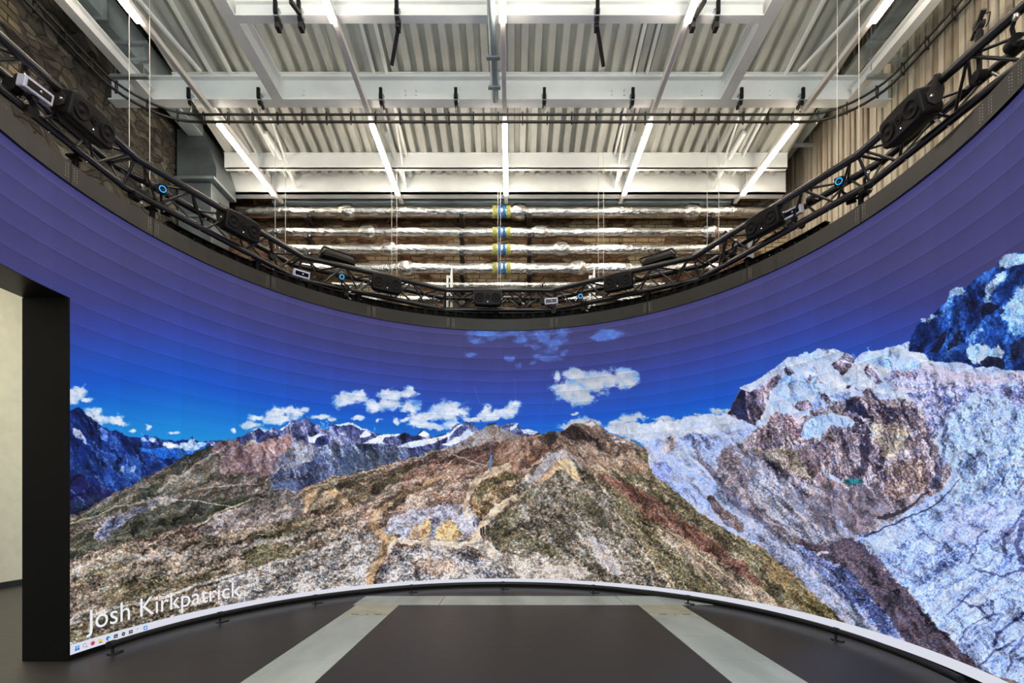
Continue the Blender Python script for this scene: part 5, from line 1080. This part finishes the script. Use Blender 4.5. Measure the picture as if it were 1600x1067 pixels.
# ---------------------------------------------------------------- loudspeakers
GS = 'black loudspeakers on the truss'
def make_speaker(label):
    t = thing('loudspeaker', label, 'loudspeaker', group=GS)
    W, Hh, Dp = .39, .205, .19
    # cabinet: rounded front, sides drawn in towards the back, arched top
    n = 10; sec = []
    def outline(w, h, arch, rc):
        pts = []
        for cx_, cz_, s0 in ((w/2-rc, h/2-rc, 0), (-w/2+rc, h/2-rc, 90), (-w/2+rc, -h/2+rc, 180), (w/2-rc, -h/2+rc, 270)):
            for j in range(5):
                a = R_(s0+j*22.5); pts.append([cx_+rc*math.cos(a), cz_+rc*math.sin(a)])
            if s0 in (0, 180):
                for j in range(1, 4):
                    u = j/4; x = (w/2-rc)*(1-2*u)*(1 if s0 == 0 else -1); pts.append([x, (h/2 if s0 == 0 else -h/2)])
        for p in pts:
            k = 1-(p[0]/(w/2))**2
            p[1] += (arch*k if p[1] > 0 else -arch*.35*k)
        return pts
    lay = [(-.0, W-.03, Hh-.03, .012), (-.012, W-.008, Hh-.01, .012), (.0, W, Hh, .014), (.08, W, Hh, .014), (Dp-.02, W-.06, Hh-.03, .01), (Dp, W-.09, Hh-.055, .008)]
    lay[0] = (-.018, W-.03, Hh-.03, .012)
    mb = MB(); vs = []
    for y_, w, h, ar in lay: vs += [(p[0], y_, p[1]) for p in outline(w, h, ar, .032)]
    m_ = len(outline(W, Hh, .01, .032)); fs = []
    for i_ in range(len(lay)-1):
        for j in range(m_): fs.append((i_*m_+j, (i_+1)*m_+j, (i_+1)*m_+(j+1) % m_, i_*m_+(j+1) % m_))
    fs.append(tuple(range(m_))); fs.append(tuple(range(len(lay)*m_-1, (len(lay)-1)*m_-1, -1)))
    mb.add(vs, fs); mb.build('cabinet', M['speaker'], t)
    for x in (-.115, .115):
        MB().lathe([(.066, -.0185), (.066, -.026), (.058, -.028), (.05, -.022), (.03, -.019), (.022, -.0195), (.014, -.026), (0, -.028)], 24, Matrix.Translation((x, 0, 0))).build('woofer', M['cone'], t)
    MB().lathe([(.034, -.0185), (.034, -.025), (.026, -.022), (.014, -.020), (.008, -.027), (0, -.028)], 20, Matrix.Translation((0, 0, .01))).build('tweeter', M['cone'], t)
    MB().box(-.004, .004, -.021, -.018, -.062, -.055).build('indicator', M['led'], t)
    for x in (-1, 1):
        mb = MB(); M_ = Matrix.Translation((x*(W/2+.006), 0, 0)) @ Matrix.Rotation(R_(90), 4, 'Z')
        pts = [(.13+.0, -.05), (.17, .03), (.17, .15), (.12, .15), (.07, .06), (.03, .03), (.03, -.03), (.07, -.06)]
        mb.prism(pts, -.003, .003, M_); br = mb.build('yoke_arm', M['bracket'], t)
        MB().lathe([(0, -.01), (.012, -.01), (.012, .01), (0, .01)], 10, Matrix.Translation((x*(W/2+.01), .06, 0)) @ Matrix.Rotation(R_(90), 4, 'Z')).build('yoke_bolt', M['chrome'], br)
    MB().box(-W/2, W/2, .14, .172, .13, .15, bev=.003).build('yoke_bar', M['black'], t)
    return t
spk = [  # px, y, radius, tilt, label
    (145, 190, 3.17, 14, 'large black loudspeaker at the far left of the truss, beside the stone wall'),
    (380, 354, 3.17, 14, 'black loudspeaker on the left of the truss below the grey duct'),
    (605, 443, 3.17, 10, 'black loudspeaker on the truss left of the centre one'),
    (762, 465, 3.17, 8, 'black loudspeaker in the middle of the truss, facing straight on'),
    (965, 440, 3.17, 10, 'black loudspeaker on the truss right of the centre one'),
    (1190, 348, 3.17, 14, 'black loudspeaker on the right of the truss in front of the pipe ends'),
    (1408, 188, 3.17, 14, 'large black loudspeaker at the far right of the truss against the timber wall')]
s0 = None
for px, py, r, tl, lb in spk:
    th = theta_at(px, r); p = ring(th, r, 0); z = 1.28+(782-py)*p.y/755.56
    loc = (p.x, p.y, z); rot = (R_(tl), 0, -th)
    if s0 is None: s0 = make_speaker(lb); s0.location = loc; s0.rotation_euler = rot; sp_parts = parts_of(s0)
    else: copy_tree(s0, loc, rot, lb, sp_parts)
for px, py, lb in ((527, 404, 'black loudspeaker lying face down on top of the truss, left of centre'), (1031, 404, 'black loudspeaker lying face down on top of the truss, right of centre')):
    th = theta_at(px, 3.42); p = ring(th, 3.42)
    q_ = copy_tree(s0, (p.x, p.y, ZT+.075), (R_(90), 0, -th), lb, sp_parts); q_.scale = (1.12, .5, 1)

# ---------------------------------------------------------------- tracking cameras, sensor boxes, clamp arms
def make_tracker(label):
    t = thing('tracking_camera', label, 'camera', group='tracking cameras with blue rings')
    MB().box(-.036, .036, -.03, .075, -.036, .036, bev=.006).build('body', M['bracket'], t)
    fr = MB().box(-.036, .036, -.036, -.0305, -.036, .036, bev=.004).build('front_plate', M['glassdark'], t)
    mb = MB(); n = 28
    pts = [(.026*math.cos(2*math.pi*j/n), -.038, .026*math.sin(2*math.pi*j/n)) for j in range(n)]
    mb.tube(pts, .0035, 8, closed=True); mb.build('light_ring', M['bluering'], t)
    MB().lathe([(.016, -.0365), (.016, -.042), (.012, -.043), (.01, -.038), (0, -.0375)], 18).build('lens', M['glassdark'], t)
    MB().tube([(0, .03, -.036), (.01, .05, -.09), (.05, .08, -.13), (.06, .12, -.155)], .011, 10).build('arm', M['black'], t)
    MB().tube([(.06, .10, -.16), (.06, .16, -.16)], .04, 14).box(.02, .10, .1, .15, -.20, -.165, bev=.004).build('clamp', M['black'], t)
    MB().tube([(.10, .12, -.16), (.13, .12, -.15)], .012, 8).build('clamp_knob', M['chrome'], t)
    return t
t0 = None
for px, py, lb in ((253, 296, 'tracking camera with blue light ring on the left arm of the truss, farthest left'), (534, 433, 'tracking camera with blue light ring left of centre, under the lying speaker'), (907, 463, 'tracking camera with blue light ring right of centre'), (1312, 284, 'tracking camera with blue light ring on the right arm of the truss, farthest right')):
    r = 3.3; th = theta_at(px, r); p = ring(th, r); z = 1.28+(782-py)*p.y/755.56
    rz = math.atan2(p.x, p.y)*-.75-th*.25
    if t0 is None: t0 = make_tracker(lb); t0.location = (p.x, p.y, z); t0.rotation_euler = (R_(18), 0, rz); tk = parts_of(t0)
    else: copy_tree(t0, (p.x, p.y, z), (R_(18), 0, rz), lb, tk)
def make_sensor(label):
    t = thing('sensor_box', label, 'sensor', group='white sensor boxes on the truss')
    MB().box(-.095, .095, 0, .075, -.042, .042, bev=.006).build('housing', M['boxwhite'], t)
    MB().box(-.078, .078, -.003, .001, -.024, .024, bev=.002).build('window', M['glassdark'], t)
    MB().lathe([(0, -.006), (.008, -.005), (.01, -.002)], 12, Matrix.Translation((.01, 0, 0))).build('lens', M['chrome'], t)
    MB().tube([(0, .04, -.04), (.0, .05, -.08), (.03, .09, -.12)], .013, 10).tube([(0, .02, -.06), (.0, .08, -.06)], .022, 12).build('swivel', M['black'], t)
    MB().tube([(.03, .06, -.13), (.03, .13, -.13)], .038, 14).build('clamp', M['black'], t)
    return t
t0 = None
for px, py, lb, rl in ((62, 142, 'white framed sensor box beside the far left loudspeaker', 0), (472, 428, 'white framed sensor box on the truss left of centre, below the bend', 0), (861, 470, 'white framed sensor box on the middle section of the truss', 0), (1236, 332, 'white framed sensor box on the right arm of the truss beside a loudspeaker', 0)):
    r = 3.27; th = theta_at(px, r); p = ring(th, r); z = 1.28+(782-py)*p.y/755.56
    rz = -th*.85
    if t0 is None: t0 = make_sensor(lb); t0.location = (p.x, p.y, z); t0.rotation_euler = (R_(14), 0, rz); tk = parts_of(t0)
    else: copy_tree(t0, (p.x, p.y, z), (R_(14), 0, rz), lb, tk)
def clamp_arm(px, label, h=.3, big=1.):
    r = RI+.05; th = theta_at(px, r); p = ring(th, r)
    t = thing('clamp_arm', label, 'clamp arm', (p.x, p.y, ZT), (0, 0, -th), group='clamp arms standing up from the truss')
    MB().tube([(0, 0, -.2), (0, 0, h*.7)], .012*big, 10).tube([(0, 0, h*.35), (0, 0, h*.6)], .018*big, 10).build('post', M['black'], t)
    MB().tube([(-.05*big, 0, h*.62), (.05*big, -.02, h*.98)], [.008*big, .014*big], 10).tube([(-.0, -.02, h*.8), (.0, .02, h*.8)], .024*big, 12).build('head', M['bracket'], t)
    MB().tube([(.03*big, 0, h*.95), (.07*big, 0, h*.8), (.06*big, 0, h*.6), (.04*big, 0, h*.55)], .004, 6).build('lead', M['cable'], t)
    MB().tube([(0, -.03, -.15), (0, .03, -.15)], .04, 14).build('clamp', M['black'], t)
clamp_arm(425, 'short black clamp arm standing up from the left arm of the truss', .16)
clamp_arm(1130, 'short black clamp arm standing up from the right arm of the truss', .16)
clamp_arm(848, 'slim black rod standing up from the middle of the truss', .13, .6)
clamp_arm(1530, 'large black clamp arm at the upper right corner of the view', .26, 1.3)
def truss_clamp(px, py, r, label):
    th = theta_at(px, r); p = ring(th, r); z = 1.28+(782-py)*p.y/755.56
    t = thing('grip_clamp', label, 'clamp', (p.x, p.y, z), (0, 0, -th), group='loose grip clamps on the truss')
    MB().tube([(-.03, 0, 0), (.03, 0, 0)], .045, 14).build('jaw', M['black'], t)
    MB().tube([(0, 0, .03), (.01, -.02, .09), (.05, -.03, .12)], .012, 8).build('stem', M['black'], t)
    MB().tube([(.028, 0, -.01), (.07, 0, -.03)], .009, 8).build('bolt', M['chrome'], t)
    MB().lathe([(0, -.012), (.02, -.01), (.022, 0), (.02, .01), (0, .012)], 12, Matrix.Translation((.055, -.03, .12))).build('knob', M['chrome'], t)
for px, py, lb in ((20, 135, 'black grip clamp with chrome handle at the left edge of the view'), (210, 306, 'black grip clamp below the far left tracking camera'), (540, 462, 'black grip clamp below the tracking camera left of centre'), (912, 484, 'black grip clamp below the tracking camera right of centre'), (1145, 396, 'black grip clamp under the right clamp arm'), (1268, 312, 'black grip clamp behind the white sensor box on the right'), (1352, 298, 'black grip clamp beside the far right tracking camera'), (1585, 68, 'black grip clamp at the right edge of the view'), (812, 472, 'black grip clamp right of the centre loudspeaker')):
    truss_clamp(px, py, 3.42, lb)
# cables draped along the truss
def cable(pts, r, label):
    P = []
    for px, dz, rr in pts:
        th = theta_at(px, rr); P.append(ring(th, rr, ZBm+dz))
    # smooth
    for _ in range(3):
        Q = [P[0]]
        for a, b in zip(P, P[1:]): Q += [a.lerp(b, .25), a.lerp(b, .75)]
        Q.append(P[-1]); P = Q
    tag(MB().tube(P, r, 6).build('cable', M['cable']), label, 'cable', 'cables along the truss')
cable([(225, .03, 3.4), (240, .20, 3.42), (262, .24, 3.36), (276, .12, 3.32), (262, .03, 3.36)], .006, 'black cable looping over the far left tracking camera')
cable([(1490, .03, 3.4), (1460, .07, 3.4), (1430, .16, 3.36), (1410, .24, 3.34)], .006, 'black cable from the far right loudspeaker along the truss')
cable([(900, .1, 3.42), (920, .17, 3.46), (940, .14, 3.48), (955, .22, 3.4)], .006, 'black cable between the tracking camera and loudspeaker right of centre')
cable([(30, .05, 3.42), (44, .18, 3.4), (70, .22, 3.4), (95, .12, 3.42)], .007, 'black cable curling behind the left sensor box')
cable([(1100, -.03, 3.38), (1085, -.07, 3.3), (1060, -.06, 3.33), (1040, -.14, 3.34)], .006, 'black cable drooping below the truss right of centre')
